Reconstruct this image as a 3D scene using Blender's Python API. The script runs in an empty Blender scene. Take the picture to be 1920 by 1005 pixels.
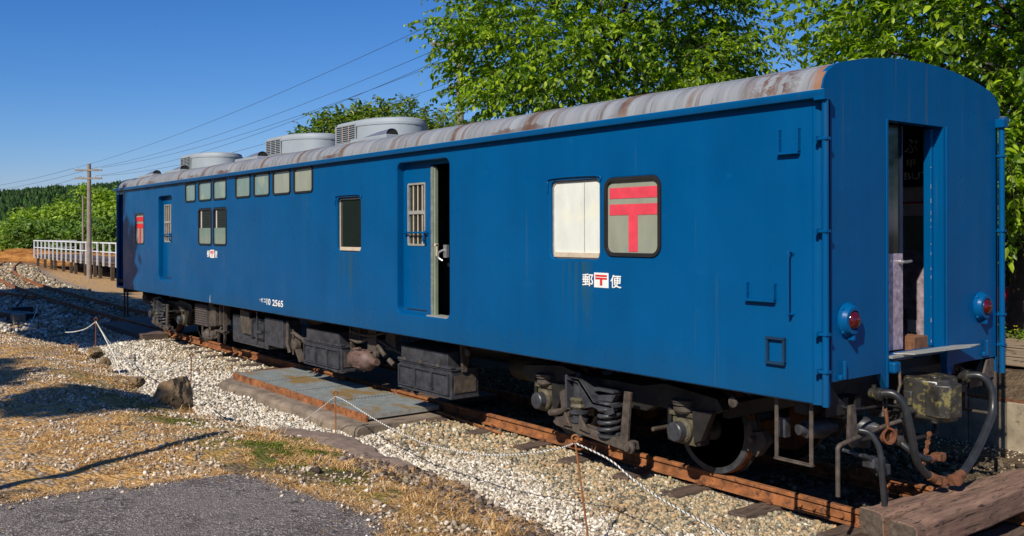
import bpy, bmesh, math, random
import numpy as np
from mathutils import Vector, Matrix
from mathutils.geometry import delaunay_2d_cdt
R = math.radians
random.seed(7)
C = bpy.context.scene.collection
sc = bpy.context.scene

# ------------------------------------------------------------------ camera
CAM = Vector((4.1425, -7.4901, 2.2851))
cd = bpy.data.cameras.new('camera'); cam = bpy.data.objects.new('camera', cd); C.objects.link(cam)
cam.location = CAM
cam.rotation_euler = (R(90), R(0.12), R(90 - 37.3946))
cd.sensor_width = 36; cd.lens = 1751.94/1920*36
cd.shift_y = -(502.5-435.73)/1920
cd.clip_end = 6000; cd.clip_start = .05
sc.camera = cam
# ------------------------------------------------------------------ sky and sun
SUN = Vector((.46, -1, .9)).normalized()
w = bpy.data.worlds.new('World'); sc.world = w; w.use_nodes = True
nt = w.node_tree; nt.nodes.clear()
sky = nt.nodes.new('ShaderNodeTexSky'); sky.sky_type = 'NISHITA'; sky.sun_disc = False
sky.sun_elevation = math.asin(SUN.z); sky.sun_rotation = math.atan2(SUN.x, SUN.y)
sky.air_density = 1.0; sky.dust_density = .3; sky.ozone_density = 4.0; sky.altitude = 100
bg = nt.nodes.new('ShaderNodeBackground'); bg.inputs[1].default_value = .078
wo = nt.nodes.new('ShaderNodeOutputWorld')
# deep clear-day blue: each channel of the sky through its own response
sp_ = nt.nodes.new('ShaderNodeSeparateColor'); cb_ = nt.nodes.new('ShaderNodeCombineColor'); nt.links.new(sky.outputs[0], sp_.inputs[0])
for ch, (ga, gg) in enumerate(((1.55, 1.8), (1.07, 1.27), (1.24, .96))):
    a_ = nt.nodes.new('ShaderNodeMath'); a_.operation = 'MULTIPLY'; a_.inputs[1].default_value = .085
    b_ = nt.nodes.new('ShaderNodeMath'); b_.operation = 'POWER'; b_.inputs[1].default_value = gg
    c_ = nt.nodes.new('ShaderNodeMath'); c_.operation = 'MULTIPLY'; c_.inputs[1].default_value = ga/.085
    nt.links.new(sp_.outputs[ch], a_.inputs[0]); nt.links.new(a_.outputs[0], b_.inputs[0]); nt.links.new(b_.outputs[0], c_.inputs[0]); nt.links.new(c_.outputs[0], cb_.inputs[ch])
nt.links.new(cb_.outputs[0], bg.inputs[0]); nt.links.new(bg.outputs[0], wo.inputs[0])
sl = bpy.data.lights.new('sun', 'SUN'); sl.energy = 5.0; sl.angle = R(.53); sl.color = (1, .92, .78)
so = bpy.data.objects.new('sun', sl); C.objects.link(so); so.location = (0, -30, 30)
so.rotation_euler = SUN.to_track_quat('Z', 'Y').to_euler()
sc.view_settings.view_transform = 'Standard'; sc.view_settings.look = 'None'
sc.view_settings.exposure = .12; sc.view_settings.gamma = 1
sc.cycles.max_bounces = 6; sc.cycles.diffuse_bounces = 3; sc.cycles.transparent_max_bounces = 8

# ------------------------------------------------------------------ helpers
ROOTS = {}
def tag(o, label=None, cat=None, group=None, kind=None):
    if label: o['label'] = label
    if cat: o['category'] = cat
    if group: o['group'] = group
    if kind: o['kind'] = kind
    return o
def empty(name, loc, label, cat, group=None):
    o = bpy.data.objects.new(name, None); C.objects.link(o); o.location = loc
    o.empty_display_size = .2
    return tag(o, label, cat, group)
def worldloc(o):
    v = Vector((0, 0, 0))
    while o is not None:
        v += Vector(o.location); o = o.parent
    return v
def link_mesh(name, me, mats, parent=None, origin=None):
    """mesh given in world coordinates; shifted to its origin"""
    o = bpy.data.objects.new(name, me); C.objects.link(o)
    if not isinstance(mats, (list, tuple)): mats = [mats]
    for m in mats: me.materials.append(m)
    base = worldloc(parent) if parent else Vector((0, 0, 0))
    org = Vector(origin) if origin is not None else base
    me.transform(Matrix.Translation(-org))
    o.parent = parent; o.location = org - base
    return o
def np_mesh(name, V, F, mats, parent=None, origin=None, smooth=False):
    V = np.asarray(V, np.float32); F = np.asarray(F, np.int32)
    me = bpy.data.meshes.new(name); n, k = F.shape
    me.vertices.add(len(V)); me.vertices.foreach_set('co', V.ravel())
    me.loops.add(n*k); me.loops.foreach_set('vertex_index', F.ravel())
    me.polygons.add(n); me.polygons.foreach_set('loop_start', np.arange(0, n*k, k, dtype=np.int32))
    me.polygons.foreach_set('loop_total', np.full(n, k, np.int32))
    if smooth: me.polygons.foreach_set('use_smooth', np.ones(n, bool))
    me.update(calc_edges=True)
    return link_mesh(name, me, mats, parent, origin)

class MB:
    def __init__(s): s.v = []; s.f = []
    def add(s, vs, fs):
        b = len(s.v); s.v += [tuple(p) for p in vs]; s.f += [tuple(i+b for i in f) for f in fs]; return s
    def box(s, x0, x1, y0, y1, z0, z1, rot=0, c=None):
        vs = [(x, y, z) for x in (x0, x1) for y in (y0, y1) for z in (z0, z1)]
        if rot:
            c = c or ((x0+x1)/2, (y0+y1)/2)
            co, si = math.cos(rot), math.sin(rot)
            vs = [(c[0]+(x-c[0])*co-(y-c[1])*si, c[1]+(x-c[0])*si+(y-c[1])*co, z) for x, y, z in vs]
        return s.add(vs, [(0, 1, 3, 2), (4, 6, 7, 5), (0, 4, 5, 1), (2, 3, 7, 6), (0, 2, 6, 4), (1, 5, 7, 3)])
    def prism(s, poly, axis, a, b):
        """poly: list of 2D points; axis 'x': poly=(y,z), 'y': (x,z), 'z': (x,y)"""
        def P(p, t):
            return {'x': (t, p[0], p[1]), 'y': (p[0], t, p[1]), 'z': (p[0], p[1], t)}[axis]
        n = len(poly); vs = [P(p, a) for p in poly]+[P(p, b) for p in poly]
        fs = [tuple(range(n))[::-1], tuple(range(n, 2*n))]+[(i, (i+1) % n, n+(i+1) % n, n+i) for i in range(n)]
        return s.add(vs, fs)
    def rings(s, rings, cap=True, close=True):
        b = len(s.v); n = len(rings[0])
        for r in rings: s.v += [tuple(p) for p in r]
        for k in range(len(rings)-1):
            for i in range(n if close else n-1):
                j = (i+1) % n
                s.f.append((b+k*n+i, b+k*n+j, b+(k+1)*n+j, b+(k+1)*n+i))
        if cap and close:
            s.f.append(tuple(b+i for i in range(n))[::-1]); s.f.append(tuple(b+(len(rings)-1)*n+i for i in range(n)))
        return s
    def tube(s, path, r, n=8, cap=True):
        P = [Vector(p) for p in path]; m = len(P)
        rs = r if isinstance(r, (list, tuple)) else [r]*m
        prev = None; out = []
        for i in range(m):
            t = (P[min(i+1, m-1)]-P[max(i-1, 0)]).normalized()
            if prev is None:
                a = Vector((0, 0, 1)) if abs(t.z) < .9 else Vector((1, 0, 0)); u = t.cross(a).normalized()
            else:
                u = (prev-t*prev.dot(t)).normalized()
            prev = u; v = t.cross(u)
            out.append([P[i]+(u*math.cos(2*math.pi*k/n)+v*math.sin(2*math.pi*k/n))*rs[i] for k in range(n)])
        return s.rings(out, cap)
    def cyl(s, p0, p1, r, n=16, r1=None): return s.tube([p0, p1], [r, r if r1 is None else r1], n)
    def lathe(s, c, axis, prof, n=24):
        """prof: list of (t along axis, radius)"""
        ax = Vector(axis).normalized(); a = Vector((0, 0, 1)) if abs(ax.z) < .9 else Vector((1, 0, 0))
        u = ax.cross(a).normalized(); v = ax.cross(u); c = Vector(c)
        return s.rings([[c+ax*t+(u*math.cos(2*math.pi*k/n)+v*math.sin(2*math.pi*k/n))*max(r, 1e-4) for k in range(n)] for t, r in prof])
    def build(s, name, mat, parent=None, smooth=None, bevel=0, origin=None):
        me = bpy.data.meshes.new(name); me.from_pydata(s.v, [], s.f); me.validate()
        bm = bmesh.new(); bm.from_mesh(me); bmesh.ops.recalc_face_normals(bm, faces=bm.faces[:])
        bm.to_mesh(me); bm.free()
        if smooth:
            for p in me.polygons: p.use_smooth = True
            try: me.set_sharp_from_angle(angle=R(smooth))
            except Exception: pass
        if origin is None and parent is None:
            v = np.array(s.v); origin = ((v[:, 0].min()+v[:, 0].max())/2, (v[:, 1].min()+v[:, 1].max())/2, v[:, 2].min())
        o = link_mesh(name, me, mat, parent, origin)
        if bevel:
            m = o.modifiers.new('bevel', 'BEVEL'); m.width = bevel; m.segments = 2; m.limit_method = 'ANGLE'; m.angle_limit = R(40)
        return o

def spline(pts, k=8):
    P = [Vector(p) for p in pts]; out = []
    for i in range(len(P)-1):
        p0 = P[max(i-1, 0)]; p1 = P[i]; p2 = P[i+1]; p3 = P[min(i+2, len(P)-1)]
        for j in range(k):
            t = j/k
            out.append(.5*((2*p1)+(p2-p0)*t+(2*p0-5*p1+4*p2-p3)*t*t+(3*p1-p0-3*p2+p3)*t**3))
    out.append(P[-1]); return out
def rrect(x0, x1, z0, z1, r, n=6):
    pts = []
    for cx, cz, a0 in ((x1-r, z1-r, 0), (x0+r, z1-r, 90), (x0+r, z0+r, 180), (x1-r, z0+r, 270)):
        for k in range(n+1):
            a = R(a0+90*k/n); pts.append((cx+r*math.cos(a), cz+r*math.sin(a)))
    return pts
def inpoly(p, poly):
    x, y = p; c = False; n = len(poly)
    for i in range(n):
        x1, y1 = poly[i]; x2, y2 = poly[(i+1) % n]
        if (y1 > y) != (y2 > y) and x < (x2-x1)*(y-y1)/(y2-y1)+x1: c = not c
    return c
def sheet(mb, outer, holes, P):
    """flat sheet with holes; P maps 2D point -> 3D"""
    vs = []; es = []
    for lp in [outer]+holes:
        b = len(vs); n = len(lp); vs += [Vector(p) for p in lp]; es += [(b+i, b+(i+1) % n) for i in range(n)]
    ov, oe, of, *_ = delaunay_2d_cdt(vs, es, [], 1, 1e-5)
    fs = []
    for f in of:
        c = sum((ov[i] for i in f), Vector((0, 0)))/len(f)
        if inpoly(c, outer) and not any(inpoly(c, h) for h in holes): fs.append(tuple(f))
    mb.add([P(p) for p in ov], fs)
def ring(mb, a, b, P, Q):
    n = len(a); mb.add([P(p) for p in a]+[Q(p) for p in b], [(i, (i+1) % n, n+(i+1) % n, n+i) for i in range(n)])

# ------------------------------------------------------------------ materials
def nodes(name):
    m = bpy.data.materials.new(name); m.use_nodes = True
    t = m.node_tree; b = t.nodes['Principled BSDF']; return m, t, b
def N(t, kind, **k):
    n = t.nodes.new(kind)
    for a, v in k.items():
        if a in n.inputs: n.inputs[a].default_value = v
        else: setattr(n, a, v)
    return n
def noise(t, vec, scale, detail=4, rough=.55, stretch=None):
    n = N(t, 'ShaderNodeTexNoise', Scale=scale, Detail=detail, Roughness=rough)
    if stretch:
        mp = N(t, 'ShaderNodeMapping'); mp.inputs['Scale'].default_value = stretch
        t.links.new(vec, mp.inputs[0]); vec = mp.outputs[0]
    t.links.new(vec, n.inputs['Vector']); return n.outputs['Fac']
def ramp(t, fac, a, b, ca=(0, 0, 0, 1), cb=(1, 1, 1, 1)):
    r = N(t, 'ShaderNodeValToRGB'); r.color_ramp.elements[0].position = a; r.color_ramp.elements[1].position = b
    r.color_ramp.elements[0].color = (*ca[:3], 1); r.color_ramp.elements[1].color = (*cb[:3], 1)
    t.links.new(fac, r.inputs[0]); return r.outputs[0]
def mr(t, v, a, b, c=0., d=1.):
    n = N(t, 'ShaderNodeMapRange'); n.interpolation_type = 'SMOOTHSTEP'
    for i, q in enumerate((a, b, c, d)): n.inputs[i+1].default_value = q
    t.links.new(v, n.inputs[0]); return n.outputs[0]
def multiramp(t, fac, stops, interp='LINEAR'):
    r = N(t, 'ShaderNodeValToRGB'); cr = r.color_ramp; cr.interpolation = interp
    while len(cr.elements) > 1: cr.elements.remove(cr.elements[-1])
    cr.elements[0].position = stops[0][0]; cr.elements[0].color = (*stops[0][1], 1)
    for p, c in stops[1:]:
        e = cr.elements.new(p); e.color = (*c, 1)
    t.links.new(fac, r.inputs[0]); return r.outputs[0]
def mix(t, fac, a, b, mode='MIX'):
    n = N(t, 'ShaderNodeMix'); n.data_type = 'RGBA'; n.blend_type = mode
    for s, v in ((n.inputs[0], fac), (n.inputs[6], a), (n.inputs[7], b)):
        if hasattr(v, 'is_linked') or isinstance(v, bpy.types.NodeSocket): t.links.new(v, s)
        elif isinstance(v, (int, float)): s.default_value = v
        else: s.default_value = (*v[:3], 1)
    return n.outputs[2]
def math_(t, op, a, b=None, clamp=False):
    n = N(t, 'ShaderNodeMath'); n.operation = op; n.use_clamp = clamp
    for s, v in ((n.inputs[0], a), (n.inputs[1], b)):
        if v is None: continue
        if isinstance(v, bpy.types.NodeSocket): t.links.new(v, s)
        else: s.default_value = v
    return n.outputs[0]
def coords(t): return N(t, 'ShaderNodeNewGeometry').outputs['Position']   # the place's own metres
def bump(t, b, h, strength, dist=.01):
    n = N(t, 'ShaderNodeBump'); n.inputs['Strength'].default_value = strength; n.inputs['Distance'].default_value = dist
    t.links.new(h, n.inputs['Height']); t.links.new(n.outputs[0], b.inputs['Normal']); return n
def simple(name, col, rough=.5, metal=0., var=.25, scale=6, rust=None, rust_at=.62, bmp=.25, bscale=40, col2=None, spec=.5):
    m, t, b = nodes(name); g = coords(t)
    n1 = noise(t, g, scale, 5, .6)
    dark = tuple(c*(1-var) for c in col); light = tuple(min(1, c*(1+var)) for c in col)
    if col2: dark = col2
    c = ramp(t, n1, .32, .68, dark, light)
    if rust:
        n2 = noise(t, g, scale*1.7, 8, .7); f = ramp(t, n2, rust_at, rust_at+.07)
        c = mix(t, f, c, rust)
    t.links.new(c, b.inputs['Base Color']); b.inputs['Roughness'].default_value = rough; b.inputs['Metallic'].default_value = metal
    b.inputs['Specular IOR Level'].default_value = spec
    if bmp: bump(t, b, noise(t, g, bscale, 4, .6), bmp, .004)
    return m

# railway blue: glossy, patched and a little wavy
def blue_paint():
    m, t, b = nodes('blue_paint'); g = coords(t)
    n1 = noise(t, g, 1.1, 3, .5); base = ramp(t, n1, .25, .75, (.0, .063, .190), (.0, .081, .236))
    n2 = noise(t, g, 3.2, 6, .7); base = mix(t, ramp(t, n2, .66, .74), base, (.004, .112, .28))
    # thin rain streaks running down
    n3 = noise(t, g, 1, 4, .6, (22, 22, .55)); n4 = noise(t, g, 1.3, 3, .5)
    s = math_(t, 'MULTIPLY', ramp(t, n3, .62, .72), ramp(t, n4, .5, .7))
    base = mix(t, math_(t, 'MULTIPLY', s, .42), base, (.06, .075, .05))
    # vertical roller bands
    n5 = noise(t, g, 1, 2, .5, (7, 7, .25)); base = mix(t, math_(t, 'MULTIPLY', ramp(t, n5, .4, .65), .16), base, (.0, .100, .285))
    # dust and brake grime low on the sides, green-brown runs under two windows, chalky scuffs
    sep = N(t, 'ShaderNodeSeparateXYZ'); t.links.new(g, sep.inputs[0]); x, y, z = sep.outputs
    low = math_(t, 'ADD', z, math_(t, 'MULTIPLY', noise(t, g, 1, 5, .65, (5, 5, 2)), .5)); base = mix(t, math_(t, 'MULTIPLY', mr(t, low, 1.22, 1.62, 1, 0), .22), base, (.018, .055, .08))
    for x0, x1, zt_ in ((-7.93, -7.28, 2.0), (-3.0, -2.55, 2.0), (-9.3, -8.8, 2.86)):
        m1 = math_(t, 'MULTIPLY', math_(t, 'GREATER_THAN', x, x0), math_(t, 'LESS_THAN', x, x1)); m1 = math_(t, 'MULTIPLY', m1, mr(t, z, zt_-.85, zt_-.05)); m1 = math_(t, 'MULTIPLY', m1, math_(t, 'LESS_THAN', z, zt_))
        m1 = math_(t, 'MULTIPLY', m1, ramp(t, noise(t, g, 1, 3, .6, (16, 1, .3)), .50, .64)); base = mix(t, math_(t, 'MULTIPLY', m1, .55), base, (.03, .075, .065))
    # yellow-brown runs down the end wall from the roof edge
    m2 = math_(t, 'MULTIPLY', math_(t, 'GREATER_THAN', x, -.01), mr(t, z, 2.5, 3.5)); m2 = math_(t, 'MULTIPLY', m2, ramp(t, noise(t, g, 1, 4, .7, (1, 17, .25)), .60, .68)); base = mix(t, math_(t, 'MULTIPLY', m2, .5), base, (.09, .085, .03))
    cs = ramp(t, noise(t, g, 1, 6, .7, (2.2, 2.2, 5)), .62, .72); base = mix(t, math_(t, 'MULTIPLY', cs, .16), base, (.02, .15, .34))
    # tiny chips
    v = noise(t, g, 55, 2, .5); base = mix(t, ramp(t, v, .80, .82), base, (.25, .3, .35))
    t.links.new(base, b.inputs['Base Color'])
    b.inputs['Roughness'].default_value = .3; b.inputs['Specular IOR Level'].default_value = .13
    r = ramp(t, noise(t, g, 2.3, 5, .6), .3, .7, (.24,)*3, (.42,)*3); t.links.new(r, b.inputs['Roughness'])
    h = math_(t, 'ADD', math_(t, 'MULTIPLY', noise(t, g, 1.6, 2, .4), 1.0), math_(t, 'MULTIPLY', noise(t, g, 60, 3, .6), .012))
    bump(t, b, h, .35, .02)
    return m
M_blue = blue_paint()
def roof_paint():
    m, t, b = nodes('weathered_roof_paint'); g = coords(t)
    sep = N(t, 'ShaderNodeSeparateXYZ'); t.links.new(g, sep.inputs[0]); x = sep.outputs['X']
    n1 = noise(t, g, 1, 5, .6, (9, .7, .7)); base = ramp(t, n1, .3, .72, (.15, .162, .178), (.29, .31, .33))
    # rust bands at sheet joints (~.9 m)
    fx = math_(t, 'FRACT', math_(t, 'DIVIDE', x, 1.42)); d = math_(t, 'ABSOLUTE', math_(t, 'SUBTRACT', fx, .5))
    wob = noise(t, g, 1, 4, .6, (5, 1.2, 1.2)); d2 = math_(t, 'ADD', d, math_(t, 'MULTIPLY', math_(t, 'SUBTRACT', wob, .5), .07))
    band = ramp(t, d2, .022, .05, (1, 1, 1), (0, 0, 0))
    gate = ramp(t, noise(t, g, 1, 3, .5, (1.3, .1, .1)), .34, .44)
    n2 = ramp(t, noise(t, g, 1, 6, .7, (13, .35, .4)), .54, .62)
    rust_c = ramp(t, noise(t, g, 9, 4, .6), .35, .7, (.085, .045, .028), (.19, .12, .08))
    f = math_(t, 'MAXIMUM', math_(t, 'MULTIPLY', band, math_(t, 'MULTIPLY', gate, .9)), math_(t, 'MULTIPLY', n2, .7), True)
    base = mix(t, f, base, rust_c)
    # rust creeping from the gutter
    z = sep.outputs['Z']; low = math_(t, 'ADD', math_(t, 'SUBTRACT', z, 3.40), math_(t, 'MULTIPLY', math_(t, 'SUBTRACT', noise(t, g, 1, 6, .7, (4, 3, 3)), .5), .22))
    lowm = math_(t, 'MULTIPLY', ramp(t, low, -.02, .01, (1, 1, 1), (0, 0, 0)), ramp(t, noise(t, g, .7, 3, .5, (1, .3, .3)), .56, .62))
    base = mix(t, math_(t, 'MULTIPLY', lowm, .9), base, (.10, .05, .035))
    endm = math_(t, 'ADD', x, math_(t, 'MULTIPLY', noise(t, g, 7, 5, .7), .35))
    base = mix(t, ramp(t, endm, .04, .13), base, (.26, .13, .07))
    sx = math_(t, 'ABSOLUTE', math_(t, 'ADD', x, .45)); blot = math_(t, 'MULTIPLY', ramp(t, sx, .10, .28, (1, 1, 1), (0, 0, 0)), ramp(t, noise(t, g, 12, 6, .75), .50, .56)); base = mix(t, math_(t, 'MULTIPLY', blot, .85), base, (.11, .05, .03))
    # faint red flaking
    base = mix(t, math_(t, 'MULTIPLY', ramp(t, noise(t, g, 14, 6, .7), .66, .72), .5), base, (.25, .17, .14))
    # lap seams
    seam = ramp(t, math_(t, 'ABSOLUTE', math_(t, 'SUBTRACT', math_(t, 'FRACT', math_(t, 'DIVIDE', x, .71)), .5)), .003, .010, (1, 1, 1), (0, 0, 0))
    seamz = ramp(t, math_(t, 'ABSOLUTE', math_(t, 'SUBTRACT', z, 3.555)), .002, .005, (1, 1, 1), (0, 0, 0))
    sm = math_(t, 'MULTIPLY', math_(t, 'MAXIMUM', seam, seamz), ramp(t, noise(t, g, 6, 3, .6), .35, .5))
    base = mix(t, math_(t, 'MULTIPLY', sm, .75), base, (.06, .045, .045))
    t.links.new(base, b.inputs['Base Color']); b.inputs['Roughness'].default_value = .55
    bump(t, b, math_(t, 'ADD', noise(t, g, 30, 4, .6), math_(t, 'MULTIPLY', sm, -1.)), .4, .004)
    return m
M_roof = roof_paint()
M_acgrey = simple('air_conditioner_grey', (.27, .31, .345), .62, var=.08, scale=2, bmp=.05, rust=(.40, .25, .17), rust_at=.74)
M_strip = simple('dull_edge_strip', (.20, .215, .19), .6, .2, var=.3, scale=14, rust=(.16, .12, .08), rust_at=.62)
M_silver = simple('bright_metal', (.5, .5, .5), .38, .8, var=.1, bmp=.1)
M_alu = simple('worn_aluminium', (.36, .36, .33), .5, .3, var=.2, scale=18, rust=(.22, .15, .09), rust_at=.66)
M_black = simple('black_underframe', (.014, .013, .013), .55, var=.45, scale=9, rust=(.075, .038, .024), rust_at=.60, bmp=.6, bscale=30)
M_greyblk = simple('grey_black_equipment', (.040, .042, .050), .42, var=.5, scale=9, rust=(.13, .10, .085), rust_at=.64, bmp=.4)
M_dusty = simple('dusty_iron', (.068, .054, .044), .7, var=.5, scale=13, rust=(.16, .065, .030), rust_at=.60, bmp=.6)
M_ochre = simple('axle_box_paint', (.085, .073, .045), .7, var=.45, scale=14, rust=(.06, .05, .045), rust_at=.55, bmp=.5)
M_rust = simple('rail_rust', (.25, .092, .030), .85, var=.5, scale=7, rust=(.09, .038, .02), rust_at=.54, bmp=.5, bscale=60)
M_rustdk = simple('dark_rust', (.14, .052, .022), .85, var=.4, scale=16, rust=(.05, .03, .02), rust_at=.6)
M_hose = simple('rubber_hose', (.022, .024, .027), .36, var=.3, scale=10, rust=(.13, .13, .12), rust_at=.68, bmp=.2)
M_coupler = simple('coupler_grease_paint', (.030, .028, .026), .36, var=.5, scale=8, rust=(.16, .14, .05), rust_at=.54, bmp=.5, spec=.6)
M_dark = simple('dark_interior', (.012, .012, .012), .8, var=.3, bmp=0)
M_inside = simple('interior_green_wall', (.20, .25, .17), .7, var=.15, bmp=0)
M_gasket = simple('window_rubber', (.012, .012, .013), .55, var=.2, bmp=.1)
def glass(name, col, rough, lo=None, sp=.5):
    m, t, b = nodes(name); g = coords(t)
    c = ramp(t, noise(t, g, 1, 4, .6, (6, 6, 2)), .3, .7, tuple(v*.82 for v in col), col)
    if lo: c = mix(t, ramp(t, noise(t, g, 3, 5, .6), .55, .72), c, lo)
    t.links.new(c, b.inputs['Base Color']); b.inputs['Roughness'].default_value = rough; b.inputs['Specular IOR Level'].default_value = sp
    return m
M_frost = glass('frosted_pane', (.19, .27, .24), .09, (.30, .33, .24))
M_frost2 = glass('stained_frosted_pane', (.30, .32, .25), .11, (.22, .27, .24))
M_darkglass = glass('dark_pane', (.014, .022, .02), .08, None, .8)
M_blind = glass('white_blind', (.71, .74, .68), .45, (.72, .72, .58))
M_beige = simple('beige_sill', (.52, .44, .33), .6, var=.15, scale=10, rust=(.30, .2, .12), rust_at=.66)
M_red = simple('red_mark', (.62, .018, .022), .45, var=.1, bmp=0)
M_redfade = simple('faded_red_mark', (.68, .055, .085), .5, var=.14, scale=9, rust=(.5, .1, .08), rust_at=.72, bmp=0)
M_white = simple('white_lettering', (.78, .78, .76), .5, var=.04, bmp=0)
def lens_mat():
    m, t, b = nodes('red_lens'); b.inputs['Base Color'].default_value = (.07, .002, .003, 1)
    b.inputs['Roughness'].default_value = .12; b.inputs['Coat Weight'].default_value = .6; return m
M_lens = lens_mat()
M_purple = simple('scuffed_metal_sheet', (.40, .32, .38), .30, .3, var=.45, scale=16, bmp=1.0, bscale=26)
M_brownblock = simple('brown_block', (.17, .075, .035), .85, var=.35, scale=20)
M_navy = simple('navy_sign', (.008, .014, .045), .4, var=.1, bmp=0)
M_signtext = simple('sign_lettering', (.88, .88, .88), .5, var=.05, bmp=0)
M_cream = simple('dull_cream', (.7, .62, .6), .6, var=.12)
M_curtain = simple('pale_curtain', (.42, .46, .38), .8, var=.2, scale=30)

# ------------------------------------------------------------------ terrain
EDGE = [(-60, -9), (-30, -6.5), (-22, -4.6), (-18.95, -3.96), (-14.93, -3.25), (-12.92, -3.42), (-10.77, -3.48), (-8.05, -3.86), (-6.82, -3.63), (-5.26, -3.32), (-4.56, -3.04), (-3.65, -3.16), (-2.32, -3.02), (-.78, -3.24), (1.5, -3.5), (8, -3.7)]
ex = np.array([e[0] for e in EDGE]); ey = np.array([e[1] for e in EDGE])
def vnoise(x, y, s=1.0, seed=0):
    x = np.asarray(x, float)/s; y = np.asarray(y, float)/s
    xi = np.floor(x).astype(np.int64); yi = np.floor(y).astype(np.int64); fx = x-xi; fy = y-yi
    fx = fx*fx*(3-2*fx); fy = fy*fy*(3-2*fy)
    def h(a, b):
        v = np.sin(a*127.1+b*311.7+seed*74.7)*43758.5453
        return v-np.floor(v)
    return (h(xi, yi)*(1-fx)+h(xi+1, yi)*fx)*(1-fy)+(h(xi, yi+1)*(1-fx)+h(xi+1, yi+1)*fx)*fy
def sm(t): t = np.clip(t, 0, 1); return t*t*(3-2*t)
def edge_y(x): return np.interp(x, ex, ey)+(vnoise(x, x*0, .5, 3)-.5)*.16+(vnoise(x, x*0, .17, 5)-.5)*.07
# the track's centre line and where it goes
TRK = [(10, 0), (0, 0), (-20, .02), (-27, .08), (-33, .22), (-38, .42), (-44, .78), (-52, 1.45), (-61, 2.6), (-71, 4.35), (-84, 7.0), (-100, 11)]
tx = np.array([p[0] for p in TRK])[::-1]; ty = np.array([p[1] for p in TRK])[::-1]
def track_y(x): return np.interp(x, tx, ty)
WALLX = -21.0
def height(x, y):
    x = np.asarray(x, float); y = np.asarray(y, float)
    e = edge_y(x); yy = y-track_y(x)
    z = np.interp(yy, [-6, -2.6, -1.9, -1.25, 1.3, 2.0, 2.6], [-.32, -.31, -.24, -.175, -.175, -.13, -.08])
    far = sm((-x-24)/12)
    zf = np.interp(yy, [-6, -2.4, -1.3, 1.3, 2.6, 6], [-.33, -.3, -.175, -.175, -.34, -.46])
    z = z*(1-far)+zf*far
    z = z+(vnoise(x, y, .5, 1)-.5)*.03+(vnoise(x, y, .15, 2)-.5)*.012
    # platform side
    pl = sm((x-WALLX)/2.)
    z = z+pl*(sm((y-3.03)/.04)*(.50)+sm((y-3.1)/.5)*.28)
    # grassy bank on the camera's side
    k = sm((e-y)/.13); bank = .16+.20*sm((e-y)/1.3)+(vnoise(x, y, .9, 7)-.5)*.07+(vnoise(x, y, .25, 8)-.5)*.03
    z = z*(1-k)+bank*k
    # earth bank beyond the far platform
    fy = np.interp(x, [-140, -100, -84, -77, -60, -40], [-2, 4, 9.0, 10.6, 10.6, 12])
    z = z+sm((-x-38)/8)*sm((y-fy)/1.2)*(1.05+(vnoise(x, y, 2, 9)-.5)*.2)
    return z
def axis(parts):
    out = []
    for a, b, s in parts: out.append(np.arange(a, b, s))
    return np.concatenate(out)
xs = axis([(-2600, -300, 150), (-300, -120, 20), (-120, -40, 1.5), (-40, -22, .4), (-22, 3, .085), (3, 12, .4), (12, 60, 6), (60, 2000, 200)])
ys = axis([(-1500, -60, 150), (-60, -14, 5), (-14, -7, .5), (-7, -2.2, .075), (-2.2, 2.8, .15), (2.8, 3.8, .06), (3.8, 14, .4), (14, 60, 4), (60, 300, 30), (300, 2400, 200)])
XX, YY = np.meshgrid(xs, ys, indexing='ij'); ZZ = height(XX, YY)
V = np.stack([XX, YY, ZZ], -1).reshape(-1, 3); nx, ny = XX.shape
I = np.arange(nx*ny).reshape(nx, ny)
F = np.stack([I[:-1, :-1], I[1:, :-1], I[1:, 1:], I[:-1, 1:]], -1).reshape(-1, 4)
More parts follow.
